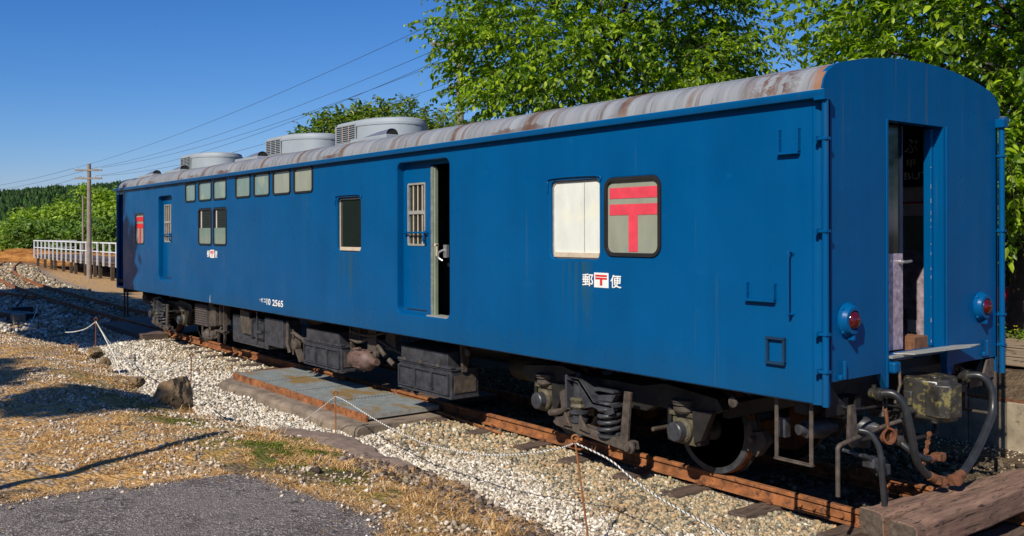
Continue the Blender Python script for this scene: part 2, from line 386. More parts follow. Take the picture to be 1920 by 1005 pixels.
def ground_mat():
    m, t, b = nodes('mixed_ground'); g = coords(t)
    at = N(t, 'ShaderNodeAttribute'); at.attribute_name = 'zone'; sp = N(t, 'ShaderNodeSeparateColor'); t.links.new(at.outputs['Color'], sp.inputs[0])
    grassy, dirt_and_shade, moss = sp.outputs[0], sp.outputs[1], sp.outputs[2]; rusty = at.outputs['Alpha']
    n1 = noise(t, g, 22, 6, .7); vor = N(t, 'ShaderNodeTexVoronoi', Scale=24.); t.links.new(g, vor.inputs['Vector'])
    vc = N(t, 'ShaderNodeSeparateColor'); t.links.new(vor.outputs['Color'], vc.inputs[0])
    gravel = multiramp(t, vc.outputs[0], [(0, (.20, .17, .13)), (.3, (.40, .36, .29)), (.6, (.60, .54, .46)), (1, (.74, .70, .62))])
    gravel = mix(t, ramp(t, vor.outputs['Distance'], .3, .62, (0, 0, 0), (1, 1, 1)), gravel, (.12, .095, .07))
    straw = ramp(t, noise(t, g, 1, 6, .75, (9, 30, 20)), .3, .7, (.36, .195, .06), (.76, .455, .17))
    straw = mix(t, ramp(t, n1, .58, .68), straw, (.26, .17, .085))
    mossc = ramp(t, n1, .35, .65, (.045, .055, .008), (.16, .17, .02))
    stones = ramp(t, noise(t, g, 5.5, 5, .65), .47, .53)
    base = mix(t, stones, straw, mix(t, .35, gravel, straw))
    base = mix(t, math_(t, 'MULTIPLY', moss, ramp(t, noise(t, g, 3.3, 4, .6), .38, .50)), base, mossc)
    base = mix(t, grassy, gravel, base)
    brown = ramp(t, noise(t, g, 14, 6, .7), .3, .7, (.055, .038, .026), (.16, .115, .075))
    base = mix(t, dirt_and_shade, base, brown)
    base = mix(t, rusty, base, ramp(t, noise(t, g, 1, 6, .7, (.5, .5, 3)), .38, .62, (.16, .055, .015), (.46, .22, .06)))
    t.links.new(base, b.inputs['Base Color']); b.inputs['Roughness'].default_value = .95; b.inputs['Specular IOR Level'].default_value = .15
    bump(t, b, math_(t, 'ADD', math_(t, 'MULTIPLY', vor.outputs['Distance'], -1.), n1), .9, .03)
    return m
M_ground = ground_mat()
ground = np_mesh('ground', V, F, M_ground, smooth=True); tag(ground, kind='structure')
ca = ground.data.color_attributes.new('zone', 'FLOAT_COLOR', 'POINT')
x_, y_ = V[:, 0], V[:, 1]; e_ = edge_y(x_); ty_ = track_y(x_)
bankm = sm((e_-y_)/.2)
dryfar = sm((-x_-24)/6)*sm((y_-ty_-2.3)/.7)
grassy = np.maximum(bankm, dryfar)
grassy = np.maximum(grassy, (x_ < -110)*1.)
dirt_and_shade = np.maximum(sm((y_-2.2)/.5)*(x_ > -24)*1., .0)
dirt_and_shade = np.maximum(dirt_and_shade, sm((y_-ty_+.6)/.3)*(x_ > -21)*1.)  # ground under the carriage coloured dark brown to deepen its shade
dirt_and_shade = np.maximum(dirt_and_shade, bankm*(x_ > -3.6)*.75*sm((.46-vnoise(x_, y_, .33, 91))/.12))
dirt_and_shade = np.maximum(dirt_and_shade, bankm*sm((.35-np.abs(e_-y_-.1))/.3)*.65)
grassy = np.maximum(grassy, (x_ < -86)*1.)
moss = bankm*np.exp(-(((x_+3.6)/2.0)**2+((y_+3.8)/.5)**2))*1.6+bankm*np.exp(-(((x_+7)/3.5)**2+((y_+4.3)/.35)**2))*.9
fy_ = np.interp(x_, [-140, -100, -84, -77, -60, -40], [-2, 4, 9.0, 10.6, 10.6, 12]); rustz = sm((-x_-46)/8)*sm((y_-fy_+2.5)/1.5)*(1-sm((y_-fy_-4.0)/2)); rustz = np.maximum(rustz, sm((-x_-62)/10)*.6*sm((y_-ty_+3)/2)*(1-sm((y_-fy_-4.0)/2)))
zone = np.stack([grassy, dirt_and_shade, np.clip(moss, 0, 1), rustz], -1).astype(np.float32)
ca.data.foreach_set('color', zone.ravel())

# asphalt patch the photographer stands on
def asphalt_mat():
    m, t, b = nodes('old_asphalt'); g = coords(t)
    v = N(t, 'ShaderNodeTexVoronoi', Scale=85.); t.links.new(g, v.inputs['Vector'])
    s = N(t, 'ShaderNodeSeparateColor'); t.links.new(v.outputs['Color'], s.inputs[0])
    c = multiramp(t, s.outputs[0], [(0, (.045, .035, .032)), (.45, (.125, .103, .092)), (.8, (.22, .185, .165)), (1, (.44, .40, .36))])
    c = mix(t, math_(t, 'MULTIPLY', ramp(t, noise(t, g, 1.6, 5, .65), .42, .62), .55), c, (.20, .17, .15)); c = mix(t, math_(t, 'MULTIPLY', ramp(t, noise(t, g, 2.9, 6, .7), .52, .62), .6), c, (.07, .055, .05))
    c = mix(t, ramp(t, noise(t, g, 7, 6, .7), .60, .68), c, (.035, .028, .026))
    c = mix(t, ramp(t, noise(t, g, 3, 6, .72), .62, .66), c, (.16, .10, .045))
    cr = ramp(t, math_(t, 'ABSOLUTE', math_(t, 'SUBTRACT', noise(t, g, 1.3, 4, .6), .5)), .004, .012, (1, 1, 1), (0, 0, 0)); c = mix(t, math_(t, 'MULTIPLY', cr, ramp(t, noise(t, g, .9, 2, .5), .5, .56)), c, (.03, .03, .012))
    t.links.new(c, b.inputs['Base Color']); b.inputs['Roughness'].default_value = .85
    bump(t, b, math_(t, 'ADD', v.outputs['Distance'], noise(t, g, 9, 6, .7)), .8, .012); return m
M_asph = asphalt_mat()
ap = [(-3.9, -9.0), (-3.55, -7.2), (-3.25, -6.2), (-3.05, -5.3), (-2.95, -4.80), (-2.72, -4.64), (-2.45, -4.57), (-2.1, -4.56), (-1.75, -4.46), (-1.42, -4.46), (-1.1, -4.52), (-.8, -4.66), (-.3, -4.85), (.5, -5.0), (2, -4.9), (5, -4.95), (8, -5), (8, -12), (-3.9, -12)]
outl = []
for i, p in enumerate(ap):
    q = ap[(i+1) % len(ap)]; L = math.dist(p, q); k = max(1, int(L/.06)) if (p[1] > -9.5 and q[1] > -9.5 and p[0] < 3) else 1
    for j in range(k):
        s = j/k; X = p[0]+(q[0]-p[0])*s; Y = p[1]+(q[1]-p[1])*s
        if k > 1: X += (vnoise(X, Y, .12, 4)-.5)*.07+(vnoise(X, Y, .4, 6)-.5)*.12; Y += (vnoise(X+9, Y, .12, 4)-.5)*.07+(vnoise(X, Y+5, .4, 6)-.5)*.12
        outl.append((float(X), float(Y)))
vs = [Vector(p) for p in outl]; es = [(i, (i+1) % len(vs)) for i in range(len(vs))]
gx = [Vector((x, y)) for x in np.arange(-3.8, 3, .3) for y in np.arange(-8, -4.4, .3) if inpoly((x, y), outl)]
ov, oe, of, *_ = delaunay_2d_cdt(vs+gx, es, [], 1, 1e-4)
def asph_z(x, y): return .405+.02*(float(vnoise(x, y, 1.3, 12))-.5)
A = MB(); A.add([(p.x, p.y, asph_z(p.x, p.y)) for p in ov], [tuple(f) for f in of if inpoly(sum((ov[i] for i in f), Vector((0, 0)))/3, outl)])
A.add([(p[0], p[1], asph_z(*p)) for p in outl]+[(p[0], p[1], .2) for p in outl], [(i, (i+1) % len(outl), len(outl)+(i+1) % len(outl), len(outl)+i) for i in range(len(outl))])
tag(A.build('asphalt_path', M_asph, origin=(0, -6, .4)), kind='structure')

# hill with its wood
def hill_h(x, y):
    # ridge across the view, about a kilometre off
    d = -(x-4)*.99+(y+7)*.12; s = (x-4)*.12+(y+7)*.99
    a = np.arctan2(s, d)
    return sm((d-560)/430)*(36+8*np.exp(-((a-.125)/.05)**2)+5*(vnoise(a*30, a*0, 1, 3)-.5)+3*(vnoise(a*90, a*0, 1, 4)-.5))*(1-.0*sm((d-1000)/400))
hx = np.linspace(-1500, -500, 60); hy = np.linspace(-500, 1100, 90)
HX, HY = np.meshgrid(hx, hy, indexing='ij'); HZ = hill_h(HX, HY)+.2*(HX > -560)*0
HV = np.stack([HX, HY, HZ+.3], -1).reshape(-1, 3); J = np.arange(HX.size).reshape(HX.shape)
HF = np.stack([J[:-1, :-1], J[1:, :-1], J[1:, 1:], J[:-1, 1:]], -1).reshape(-1, 4)
M_hill = simple('wooded_slope', (.020, .036, .014), .95, var=.4, scale=.03, bmp=0)
tag(np_mesh('hill', HV, HF, M_hill, smooth=True), kind='structure')
rng = np.random.default_rng(3)
def forest():
    n = 14000
    x = rng.uniform(-1120, -560, n); y = rng.uniform(40, 560, n)-60
    z = hill_h(x, y)+.3; keep = z > 1.2; x, y, z = x[keep], y[keep], z[keep]; n = len(x)
    hgt = rng.uniform(4.5, 8, n); rad = rng.uniform(1.8, 3.2, n); con = rng.random(n) < .45
    K = 7; ang = np.arange(K)/K*2*np.pi
    lev = [(0.05, .75), (.3, 1.), (.62, .78), (.85, .42), (1., .04)]; levc = [(0.05, .9), (.3, .72), (.6, .42), (.85, .16), (1.15, .02)]
    vs = []
    for i in range(5):
        t = np.where(con, levc[i][0], lev[i][0])*hgt; r = np.where(con, levc[i][1]*.75, lev[i][1])*rad
        jr = r[:, None]*rng.uniform(.7, 1.25, (n, K))
        vs.append(np.stack([x[:, None]+jr*np.cos(ang), y[:, None]+jr*np.sin(ang), (z+t)[:, None]+rng.uniform(-.5, .5, (n, K))*(i > 0)], -1))
    Vv = np.stack(vs, 1).reshape(-1, 3)
    f = []
    for i in range(4):
        for k in range(K): f.append((i*K+k, i*K+(k+1) % K, (i+1)*K+(k+1) % K, (i+1)*K+k))
    Ff = (np.arange(n)[:, None, None]*5*K+np.array(f)[None]).reshape(-1, 4)
    m, t, b = nodes('far_foliage'); g = N(t, 'ShaderNodeNewGeometry')
    c = multiramp(t, g.outputs['Random Per Island'], [(0, (.013, .030, .015)), (.5, (.024, .052, .018)), (.85, (.04, .08, .022)), (1, (.065, .11, .03))])
    t.links.new(c, b.inputs['Base Color']); b.inputs['Roughness'].default_value = 1; b.inputs['Specular IOR Level'].default_value = 0
    tag(np_mesh('forest', Vv, Ff, m), 'dark green mixed forest covering the distant hill', 'forest', kind='stuff')
forest()

# ================================================================== THE MAIL CAR
L = 19.5; HW = 1.4; ZB = .98; ZG = 3.30
car = empty('mail_car', (-L/2, 0, 0), 'long blue railway mail car with grey rusty roof standing on the rails', 'railway carriage')
YS = -HW
def Pn(y): return lambda p: (p[0], y, p[1])
# ---- near side wall, holes with rounded reveals
side = MB(); holes = []
BACK = .105
openings = [  # x0,x1,z0,z1,r,depth
    (-19.47, -18.93, 1.03, 3.2, .02, .42),
    (-16.211, -15.308, 1.30, 3.06, .09, BACK), (-6.258, -5.042, 1.262, 3.168, .10, BACK),
    (-17.907, -17.244, 2.04, 2.724, .07, .03),
    (-7.923, -7.223, 2.017, 2.778, .09, .06), (-3.183, -2.455, 2.02, 2.801, .07, .055), (-2.366, -1.652, 2.066, 2.790, .10, .02)]
UP = [(-14.46, -13.86), (-13.70, -12.99), (-12.90, -12.23), (-11.796, -11.114), (-10.977, -10.305), (-10.178, -9.498), (-9.382, -8.703)]
for a, b in UP: openings.append((a, b, 2.888, 3.262 if a < -12 else 3.285, .07, .02))
LOW = [(-13.705, -12.99), (-12.898, -12.23)]
for a, b in LOW: openings.append((a, b, 2.057, 2.745, .07, .025))
for (a, b, c, d, r, dep) in openings:
    g0, g1 = .016, .005
    l0 = rrect(a-g0, b+g0, c-g0, d+g0, r+g0); l1 = rrect(a-g1, b+g1, c-g1, d+g1, r+g1); l2 = rrect(a, b, c, d, r)
    holes.append(l0)
    ring(side, l0, l1, Pn(YS), Pn(YS+.005)); ring(side, l1, l2, Pn(YS+.005), Pn(YS+.018)); ring(side, l2, l2, Pn(YS+.018), Pn(YS+max(dep, .03)))
x_end = -.085
sheet(side, [(-L, ZB+.012), (x_end, ZB+.012), (x_end, ZG), (-L, ZG)], holes, Pn(YS))
side.add([(-L, YS, ZB+.012), (x_end, YS, ZB+.012), (x_end, YS+.012, ZB), (-L, YS+.012, ZB), (-L, YS+.04, ZB), (x_end, YS+.04, ZB)], [(0, 1, 2, 3), (3, 2, 5, 4)])
o = side.build('side_wall', M_blue, car, smooth=35)
# rounded corner posts between side and end walls, all four
for sx, sy in ((1, -1), (1, 1), (-1, -1), (-1, 1)):
    m = MB(); rr = .078; cx = 0-.078; cy = 1.4-.078; pts = []
    for k in range(9):
        a = R(90*k/8); pts.append((cx+rr*math.sin(a), cy+rr*math.cos(a)))
    pts = [(-.0845, 1.3985)]+pts+[(0, 1.30), (-.03, 1.30), (-.0845, 1.36)]
    def T(p):
        x = p[0] if sx > 0 else -L-p[0]
        return (x, p[1]*sy)
    m.prism([T(p) for p in pts], 'z', ZB, 3.325)
    m.build('corner_post', M_blue, car, smooth=35)
# far side wall, bottom of the floor, inner lining
m = MB(); m.box(-L+.085, -1.15, HW-.04, HW, ZB, ZG); m.box(-1.15, -.55, HW-.04, HW, ZB, 1.15); m.box(-1.15, -.55, HW-.04, HW, 3.1, ZG); m.box(-.55, -.085, HW-.04, HW, ZB, ZG)
m.build('side_wall', M_blue, car)
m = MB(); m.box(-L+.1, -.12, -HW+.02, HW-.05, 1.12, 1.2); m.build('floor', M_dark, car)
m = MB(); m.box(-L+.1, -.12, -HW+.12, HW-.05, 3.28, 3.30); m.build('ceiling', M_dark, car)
for xx in (-2.2, -7.95, -15.0, -18.4): m = MB(); m.box(xx, xx+.03, -HW+.13, HW-.05, 1.2, 3.28); m.build('partition', M_inside, car)
# ---- roof
PROF = [(-1.402, 3.30), (-1.40, 3.37), (-1.375, 3.44), (-1.33, 3.495), (-1.26, 3.54), (-1.17, 3.572), (-1.0, 3.61), (-.8, 3.645), (-.55, 3.675), (-.28, 3.694), (0, 3.70)]
PROF = PROF+[(-a, b) for a, b in PROF[::-1][1:]]
m = MB(); rings_ = []
for x, s in [(-.012, 1), (-19.1, 1), (-19.3, .985), (-19.42, .95), (-19.5, .86)]:
    rings_.append([(x, y*(1-(1-s)*.35), 3.30+(z-3.30)*s) for y, z in PROF])
m.rings(rings_, cap=False, close=False)
roof = m.build('roof', M_roof, car, smooth=40)
m = MB(); m.add([(-L, y*.951, 3.3+(z-3.3)*.86) for y, z in PROF], [tuple(range(len(PROF)))]); m.build('roof_end', M_roof, car)
# sheet lap ridges over the roof
m = MB()
for k in range(13):
    x = -.75-k*1.42; pts = [(y*1.0015, z+.003) for y, z in PROF]
    m.rings([[(x-.012, y, z-.004) for y, z in pts], [(x-.009, y, z+.003) for y, z in pts], [(x+.009, y, z+.003) for y, z in pts], [(x+.012, y, z-.004) for y, z in pts]], cap=False, close=False)
m.build('roof_seam', M_roof, car, smooth=30)
# ---- gutter rails
for s in (-1, 1):
    m = MB(); m.prism([(s*1.398, 3.285), (s*1.458, 3.285), (s*1.465, 3.30), (s*1.465, 3.335), (s*1.458, 3.345), (s*1.40, 3.345)], 'x', -L-.01, .045)
    m.box(-.03, .062, s*1.463 if s < 0 else 1.37, -1.37 if s < 0 else s*1.40, 3.268, 3.344)
    m.build('gutter', M_blue, car, smooth=30)
    # thin lit top lip, grey like the roof
    m = MB(); m.box(-L, .03, min(s*1.40, s*1.435), max(s*1.40, s*1.435), 3.3465, 3.352); m.build('gutter_lip', M_alu, car)
# ---- end walls
def end_wall(X, sgn, door):
    prof = [(y*.995, z+.006) for y, z in PROF if z > 3.36]
    out = [(-1.322, 1.147), (-1.322, 3.30)]+[(-1.395, 3.36)]+prof+[(1.395, 3.36), (1.322, 3.30), (1.322, 1.131), (.80, 1.131), (.535, 1.123), (.482, 1.018), (.44, 1.018), (.375, 1.24), (-.50, 1.24), (-.50, 1.018), (-.53, 1.018), (-.62, 1.152)]
    out = out[::-1]
    d0, d1, dz0, dz1 = door
    hole = [(d0, dz0), (d1, dz0), (d1, dz1), (d0, dz1)]
    m = MB(); P = lambda p: (X, p[0], p[1]); Q = lambda p: (X-sgn*.05, p[0], p[1])
    sheet(m, out, [hole], P); ring(m, out, out, P, Q)
    ring(m, hole, hole, P, lambda p: (X-sgn*.10, p[0], p[1]))
    return m.build('end_wall', M_blue, car)
end_wall(0, 1, (-.51, .36, 1.285, 3.187)); end_wall(-L, -1, (-.43, .43, 1.285, 3.187))
# raised seam beside the doorway and panel joint lines
m = MB(); m.box(-.002, .012, .395, .42, 1.13, 3.19); m.box(-.002, .010, -.54, -.515, 1.03, 3.19); m.build('door_post', M_blue, car, bevel=.003)
# end doorway: jamb post with chipped paint, sliding leaf, sill plate
m = MB(); m.box(-.16, -.085, .318, .358, 1.29, 3.18); m.build('door_jamb', M_blue, car, bevel=.01)
m = MB(); rc_ = random.Random(5); zz = 1.32
while zz < 2.85:
    h_ = rc_.uniform(.01, .07); m.box(-.0865, -.0835, .309, .309+rc_.uniform(.003, .007), zz, zz+h_*.6); zz += h_+rc_.uniform(.01, .16)
m.build('chipped_paint', M_alu, car)
leaf = MB(); leaf.box(-.17, -.13, -.62, -.06, 1.29, 2.10); 
leaf = leaf.build('end_door', M_purple, car, bevel=.004)
m = MB(); m.box(-.17, -.13, -.075, -.06, 2.101, 3.18); m.build('stile', M_navy, leaf)
m = MB(); m.box(-.17, -.13, -.62, -.46, 2.101, 3.18); m.build('stile', M_navy, leaf)
m = MB(); m.box(-.152, -.148, -.46, -.075, 2.10, 3.18); m.build('pane', M_darkglass, leaf)
m = MB(); m.tube([(-.125, -.12, 2.03), (-.09, -.12, 2.03), (-.09, -.07, 2.03), (-.09, -.0, 2.035)], .012, 8); m.cyl((-.13, -.12, 2.03), (-.1, -.12, 2.03), .022); m.build('handle', M_silver, leaf, smooth=40)
m = MB(); m.box(-.10, .035, -.505, .395, 1.262, 1.283); m.prism([(-.02, -.40), (.11, -.30), (.16, .5), (.10, .80), (-.0, .52)], 'z', 1.286, 1.294); m.build('sill_plate', M_alu, car, bevel=.002)
m = MB(); m.box(-.06, .055, -.50, -.40, 1.14, 1.235); m.build('buffer_bracket', M_blue, car, bevel=.02)
# vestibule furniture seen through the doorway (far-side door panel at y = 1.2)
vd = MB(); vd.box(-.86, -.40, 1.2, 1.24, 1.2, 2.10); vd.box(-1.35, -.93, 1.2, 1.24, 1.2, 2.08)
vd = vd.build('vestibule_door', M_purple, car)
m = MB(); m.box(-1.35, -.40, 1.205, 1.235, 2.44, 2.735); m.build('cross_rail', M_cream, vd)
m = MB(); m.box(-1.2, -.45, 1.19, 1.204, 2.56, 2.575); m.build('stripe', M_red, vd)
m = MB(); m.box(-.93, -.86, 1.21, 1.23, 1.2, 2.10); m.build('door_gap', M_dark, vd)
m = MB(); m.box(-1.4, -.3, 1.24, 1.26, 2.08, 3.2); m.build('pane', M_inside, vd)
m = MB(); m.tube([(-.82, 1.17, 1.52), (-.78, 1.14, 1.47), (-.83, 1.15, 1.42), (-.84, 1.19, 1.40)], .012, 6); m.build('handle', M_dark, vd)
m = MB(); m.box(-.80, -.71, 1.185, 1.195, 1.30, 1.42, 0); m.cyl((-.77, 1.19, 1.2), (-.76, 1.19, 1.34), .006, 6); m.build('paper_note', M_white, vd)
m = MB()
for k in range(7): m.cyl((-1.09+k*.024, 1.17+.012*(k % 2), 2.08), (-1.085+k*.022, 1.17, 2.44), .016, 6)
m.build('curtain', M_curtain, vd, smooth=60)
# ---- down pipes on the end corners
for s in (-1, 1):
    m = MB(); y = -1.412 if s < 0 else 1.345; x = .034
    m.cyl((x, y, ZB-.0), (x, y, 3.27), .026, 14); dp = m.build('drain_pipe', M_blue, car, smooth=40)
    for z in (2.98, 2.29, 1.52, 1.24):
        m = MB(); m.box(x-.06, x+.030, y-.031, y+.031, z-.011, z+.011); m.box(x-.065, x-.045, y-.05 if s < 0 else y-.03, y+.05, z-.02, z+.02); m.build('clamp', M_blue, dp, bevel=.003)
    if s > 0:
        m = MB(); m.box(x-.05, x+.04, y-.05, y+.05, 3.24, 3.32); m.build('pipe_head', M_blue, dp, bevel=.006)
# end-wall seam marks and grab brackets
for y in (-1.165, 1.07):
    m = MB(); m.box(.0, .030, y-.045, y-.0, 1.155, 1.195); m.box(.012, .034, y+.0, y+.032, 1.155, 1.30); m.build('lamp_bracket', M_blue, car, bevel=.008)
# ---- tail lamps
for y in (-1.075, 1.01):
    m = MB(); m.lathe((0, y, 1.607), (1, 0, 0), [(0, .135), (.012, .135), (.02, .125), (.03, .118), (.05, .112), (.06, .105), (.062, .078), (.045, .072)], 32)
    for k in range(4):
        a = R(45+90*k); m.lathe((.012, y+.127*math.cos(a), 1.607+.127*math.sin(a)), (1, 0, 0), [(0, .014), (.012, .012), (.016, .004)], 8)
    m.box(.01, .06, y-.012, y+.012, 1.455, 1.49)
    tl = m.build('tail_lamp', M_blue, car, smooth=35)
    m = MB(); m.lathe((.035, y, 1.607), (1, 0, 0), [(0, .073), (.01, .073), (.03, .066), (.048, .048), (.058, .025), (.061, .004)], 24); m.build('lens', M_lens, tl, smooth=60)
# ---- hook frames, handrail, ladder ring on the near side
def rod_u(x0, x1, z0, z1, r=.007, off=.03, closed=False, name='hook_frame', mat=M_blue):
    m = MB(); y = YS-off
    pts = [(x0, y, z1), (x0, y, z0), (x1, y, z0), (x1, y, z1)]
    m.box(x0-.010, x0+.010, y-.004, YS, z0, z1); m.box(x1-.010, x1+.010, y-.004, YS, z0, z1); m.box(x0-.010, x1+.010, y-.012, YS, z0-.012, z0+.008)
    for z in (z1, z1-.07): m.lathe((x0, YS, z), (0, -1, 0), [(0, .014), (off, .012)], 8); m.lathe((x1, YS, z), (0, -1, 0), [(0, .014), (off, .012)], 8)
    if closed: m.box(x0-.01, x1+.01, y-.012, YS, z1-.008, z1+.01)
    m.build(name, mat, car)
rod_u(-.376, -.20, 2.895, 3.075); rod_u(-.69, -.425, 1.745, 1.875); 
rod_u(-.492, -.335, 1.262, 1.452, closed=True, off=.022, name='step_frame', mat=simple('dark_blue_rim', (.004, .03, .075), .5))
m = MB(); m.tube(spline([(-.262, YS, 2.12), (-.262, YS-.05, 2.13), (-.262, YS-.06, 2.09), (-.262, YS-.06, 1.70), (-.262, YS-.05, 1.65), (-.262, YS, 1.655)], 4), .009, 8)
for z in (2.12, 1.655): m.lathe((-.262, YS, z), (0, -1, 0), [(0, .018), (.01, .016)], 10)
m.build('handrail', M_blue, car, smooth=50)

# ---- windows
def frame_ring(a, b, c, d, r, wd, y0, y1, mat, parent, name='frame'):
    """solid ring between rounded rect (outer) and inset by wd; y0 front, y1 back"""
    m = MB(); o_ = rrect(a, b, c, d, r); i_ = rrect(a+wd, b-wd, c+wd, d-wd, max(r-wd, .01))
    om = rrect(a+.004, b-.004, c+.004, d-.004, r)
    ring(m, o_, om, Pn(y1), Pn(y0)); ring(m, om, i_, Pn(y0), Pn(y0)); ring(m, i_, i_, Pn(y0), Pn(y1))
    return m.build(name, mat, parent, smooth=30)
def pane_at(a, b, c, d, y, mat, parent, name='pane', r=.04):
    m = MB(); m.prism(rrect(a, b, c, d, r, 4), 'y', y, y+.008); return m.build(name, mat, parent)
def post_mark(a, b, c, d, y, parent, mat, th=.003):
    """double bar over a T, filling the box"""
    H = d-c; W = b-a; m = MB()
    m.box(a, b, y, y+th, d-.17*H, d); m.box(a, b, y, y+th, d-.43*H, d-.26*H)
    m.box(a+.41*W, b-.40*W, y, y+th, c, d-.43*H); return m.build('postal_mark', mat, parent)
for i, (a, b) in enumerate(UP):
    z1 = 3.262 if a < -12 else 3.285
    f = frame_ring(a-.004, b+.004, 2.884, z1+.004, .074, .035, YS-.009, YS+.03, M_gasket, car, 'window')
    pane_at(a+.02, b-.02, 2.905, z1-.02, YS+.012, M_frost if i < 5 else M_frost2, f)
for a, b in LOW:
    f = frame_ring(a-.004, b+.004, 2.053, 2.749, .074, .035, YS-.009, YS+.03, M_gasket, car, 'window')
    pane_at(a+.02, b-.02, 2.07, 2.73, YS+.02, M_darkglass, f)
    m = MB(); m.box(a+.03, b-.03, YS+.010, YS+.018, 2.08, 2.38); m.build('lower_sash', M_frost, f)
    m = MB()
    for k in range(9): m.box(a+.17, b-.05, YS+.014, YS+.019, 2.42+k*.032, 2.425+k*.032)
    m.build('louvre_slats', M_greyblk, f); m = MB(); m.box(a+.12, a+.145, YS+.008, YS+.018, 2.38, 2.70); m.build('sash_bar', M_cream, f)
# far left window with red mark
f = frame_ring(-17.911, -17.24, 2.036, 2.728, .074, .03, YS-.008, YS+.03, M_greyblk, car, 'window')
pane_at(-17.89, -17.26, 2.06, 2.70, YS+.014, M_alu, f); post_mark(-17.87, -17.275, 2.065, 2.65, YS+.008, f, M_red)
# dark window over beige sill
f = frame_ring(-7.923, -7.223, 2.017, 2.778, .09, .03, YS+.03, YS+.06, M_greyblk, car, 'window')
pane_at(-7.90, -7.24, 2.04, 2.76, YS+.05, M_darkglass, f); m = MB(); m.box(-7.88, -7.25, YS+.022, YS+.046, 2.035, 2.085); m.build('sill', M_beige, f, bevel=.004)
m = MB(); m.box(-7.895, -7.88, YS+.03, YS+.045, 2.06, 2.72); m.build('sash_edge', M_beige, f)
# hood strips above recessed windows
for a, b, z in ((-7.95, -7.20, 2.80), (-3.21, -2.43, 2.823)):
    m = MB(); m.tube(spline([(a-.005, YS-.008, z-.13), (a, YS-.008, z-.05), (a+.06, YS-.008, z+.005), (b-.06, YS-.008, z+.005), (b, YS-.008, z-.05)], 5), .008, 6); m.build('rain_strip', M_blue, car, smooth=60)
# blind-covered window
f = frame_ring(-3.183, -2.455, 2.02, 2.801, .07, .016, YS+.03, YS+.056, M_alu, car, 'window')
pane_at(-3.17, -2.465, 2.03, 2.79, YS+.042, M_blind, f); m = MB(); m.box(-3.15, -2.48, YS+.018, YS+.041, 2.035, 2.085); m.build('sill', M_beige, f, bevel=.004)
m = MB(); m.box(-2.708, -2.702, YS+.038, YS+.0415, 2.09, 2.78); m.build('blind_joint', M_alu, f)
# frosted window with the large faded mark
f = frame_ring(-2.378, -1.640, 2.056, 2.80, .11, .038, YS-.014, YS+.03, M_gasket, car, 'window')
pane_at(-2.35, -1.665, 2.075, 2.785, YS+.012, M_frost2, f); post_mark(-2.315, -1.70, 2.105, 2.70, YS+.008, f, M_redfade)
# ---- doors in the side
def slide_door(a, b, c, d, win, open_edge):
    y = YS+BACK
    m = MB(); out = [(a-.03, c-.0), (b, c-.0), (b, d+.03), (a-.03, d+.03)]; h = rrect(*win, .03, 3)
    sheet(m, out, [h], Pn(y)); ring(m, h, h, Pn(y), Pn(y+.04)); m.box(b-.002, b, y+.0005, y+.04, c, d)
    dr = m.build('door', M_blue, car)
    wa, wb, wc, wd_ = win
    f = frame_ring(wa, wb, wc, wd_, .03, .028, y-.008, y+.03, M_alu, dr, 'window_frame')
    mid = wc+(wd_-wc)*.53
    m = MB(); m.box(wa+.01, wb-.01, y-.006, y+.02, mid-.022, mid+.022); m.build('cross_bar', M_alu, dr)
    m = MB()
    for k in range(3):
        x = wa+(wb-wa)*(k+1)/4+.02; m.box(x-.008, x+.008, y+.004, y+.014, wc+.02, wd_-.02)
    m.build('grille', M_beige, dr)
    pane_at(wa+.01, wb-.01, wc+.01, wd_-.01, y+.022, M_darkglass, dr, r=.01)
    m = MB(); zz = wc+.17; m.tube([(wa-.03, y-.005, zz), (wa-.03, y-.045, zz), (wb+.06, y-.045, zz), (wb+.06, y-.005, zz)], .012, 8)
    m.tube([(wb+.015, y-.005, zz+.02), (wb+.015, y-.04, zz), (wb+.015, y-.045, zz-.1), (wb+.015, y-.01, zz-.14)], .016, 8); m.build('handle', M_blue, dr, smooth=50)
    m = MB(); m.box(wa-.02, wb+.03, y-.004, y+.002, c+.045, c+.058); m.build('kick_slot', M_gasket, dr)
    # raised rim round the leaf
    return dr
dr = slide_door(-6.258, -5.60, 1.262, 3.12, (-6.154, -5.73, 2.115, 2.915), True)
m = MB(); m.box(-5.60, -5.545, YS+.098, YS+.15, 1.262, 3.10); m.build('edge_strip', M_strip, dr)
m = MB(); m.box(-5.545, -5.515, YS+.11, YS+.15, 1.262, 3.08); m.build('door_edge', M_inside, dr)
m = MB(); m.box(-5.525, -5.47, YS+.10, YS+.125, 2.12, 2.15); m.box(-5.49, -5.47, YS+.10, YS+.12, 2.0, 2.14); m.build('latch', M_beige, dr)
m = MB(); m.box(-5.16, -5.09, YS-.006, YS+.03, 1.99, 2.14); m.tube(spline([(-5.13, YS-.01, 2.08), (-5.19, YS-.045, 2.05), (-5.2, YS-.05, 1.99), (-5.15, YS-.02, 1.95)], 4), .014, 8); m.build('door_latch', M_silver, car, smooth=50)
m = MB(); m.box(-5.60, -5.045, YS+.03, YS+.2, 1.262, 1.275); m.build('threshold', M_alu, car)
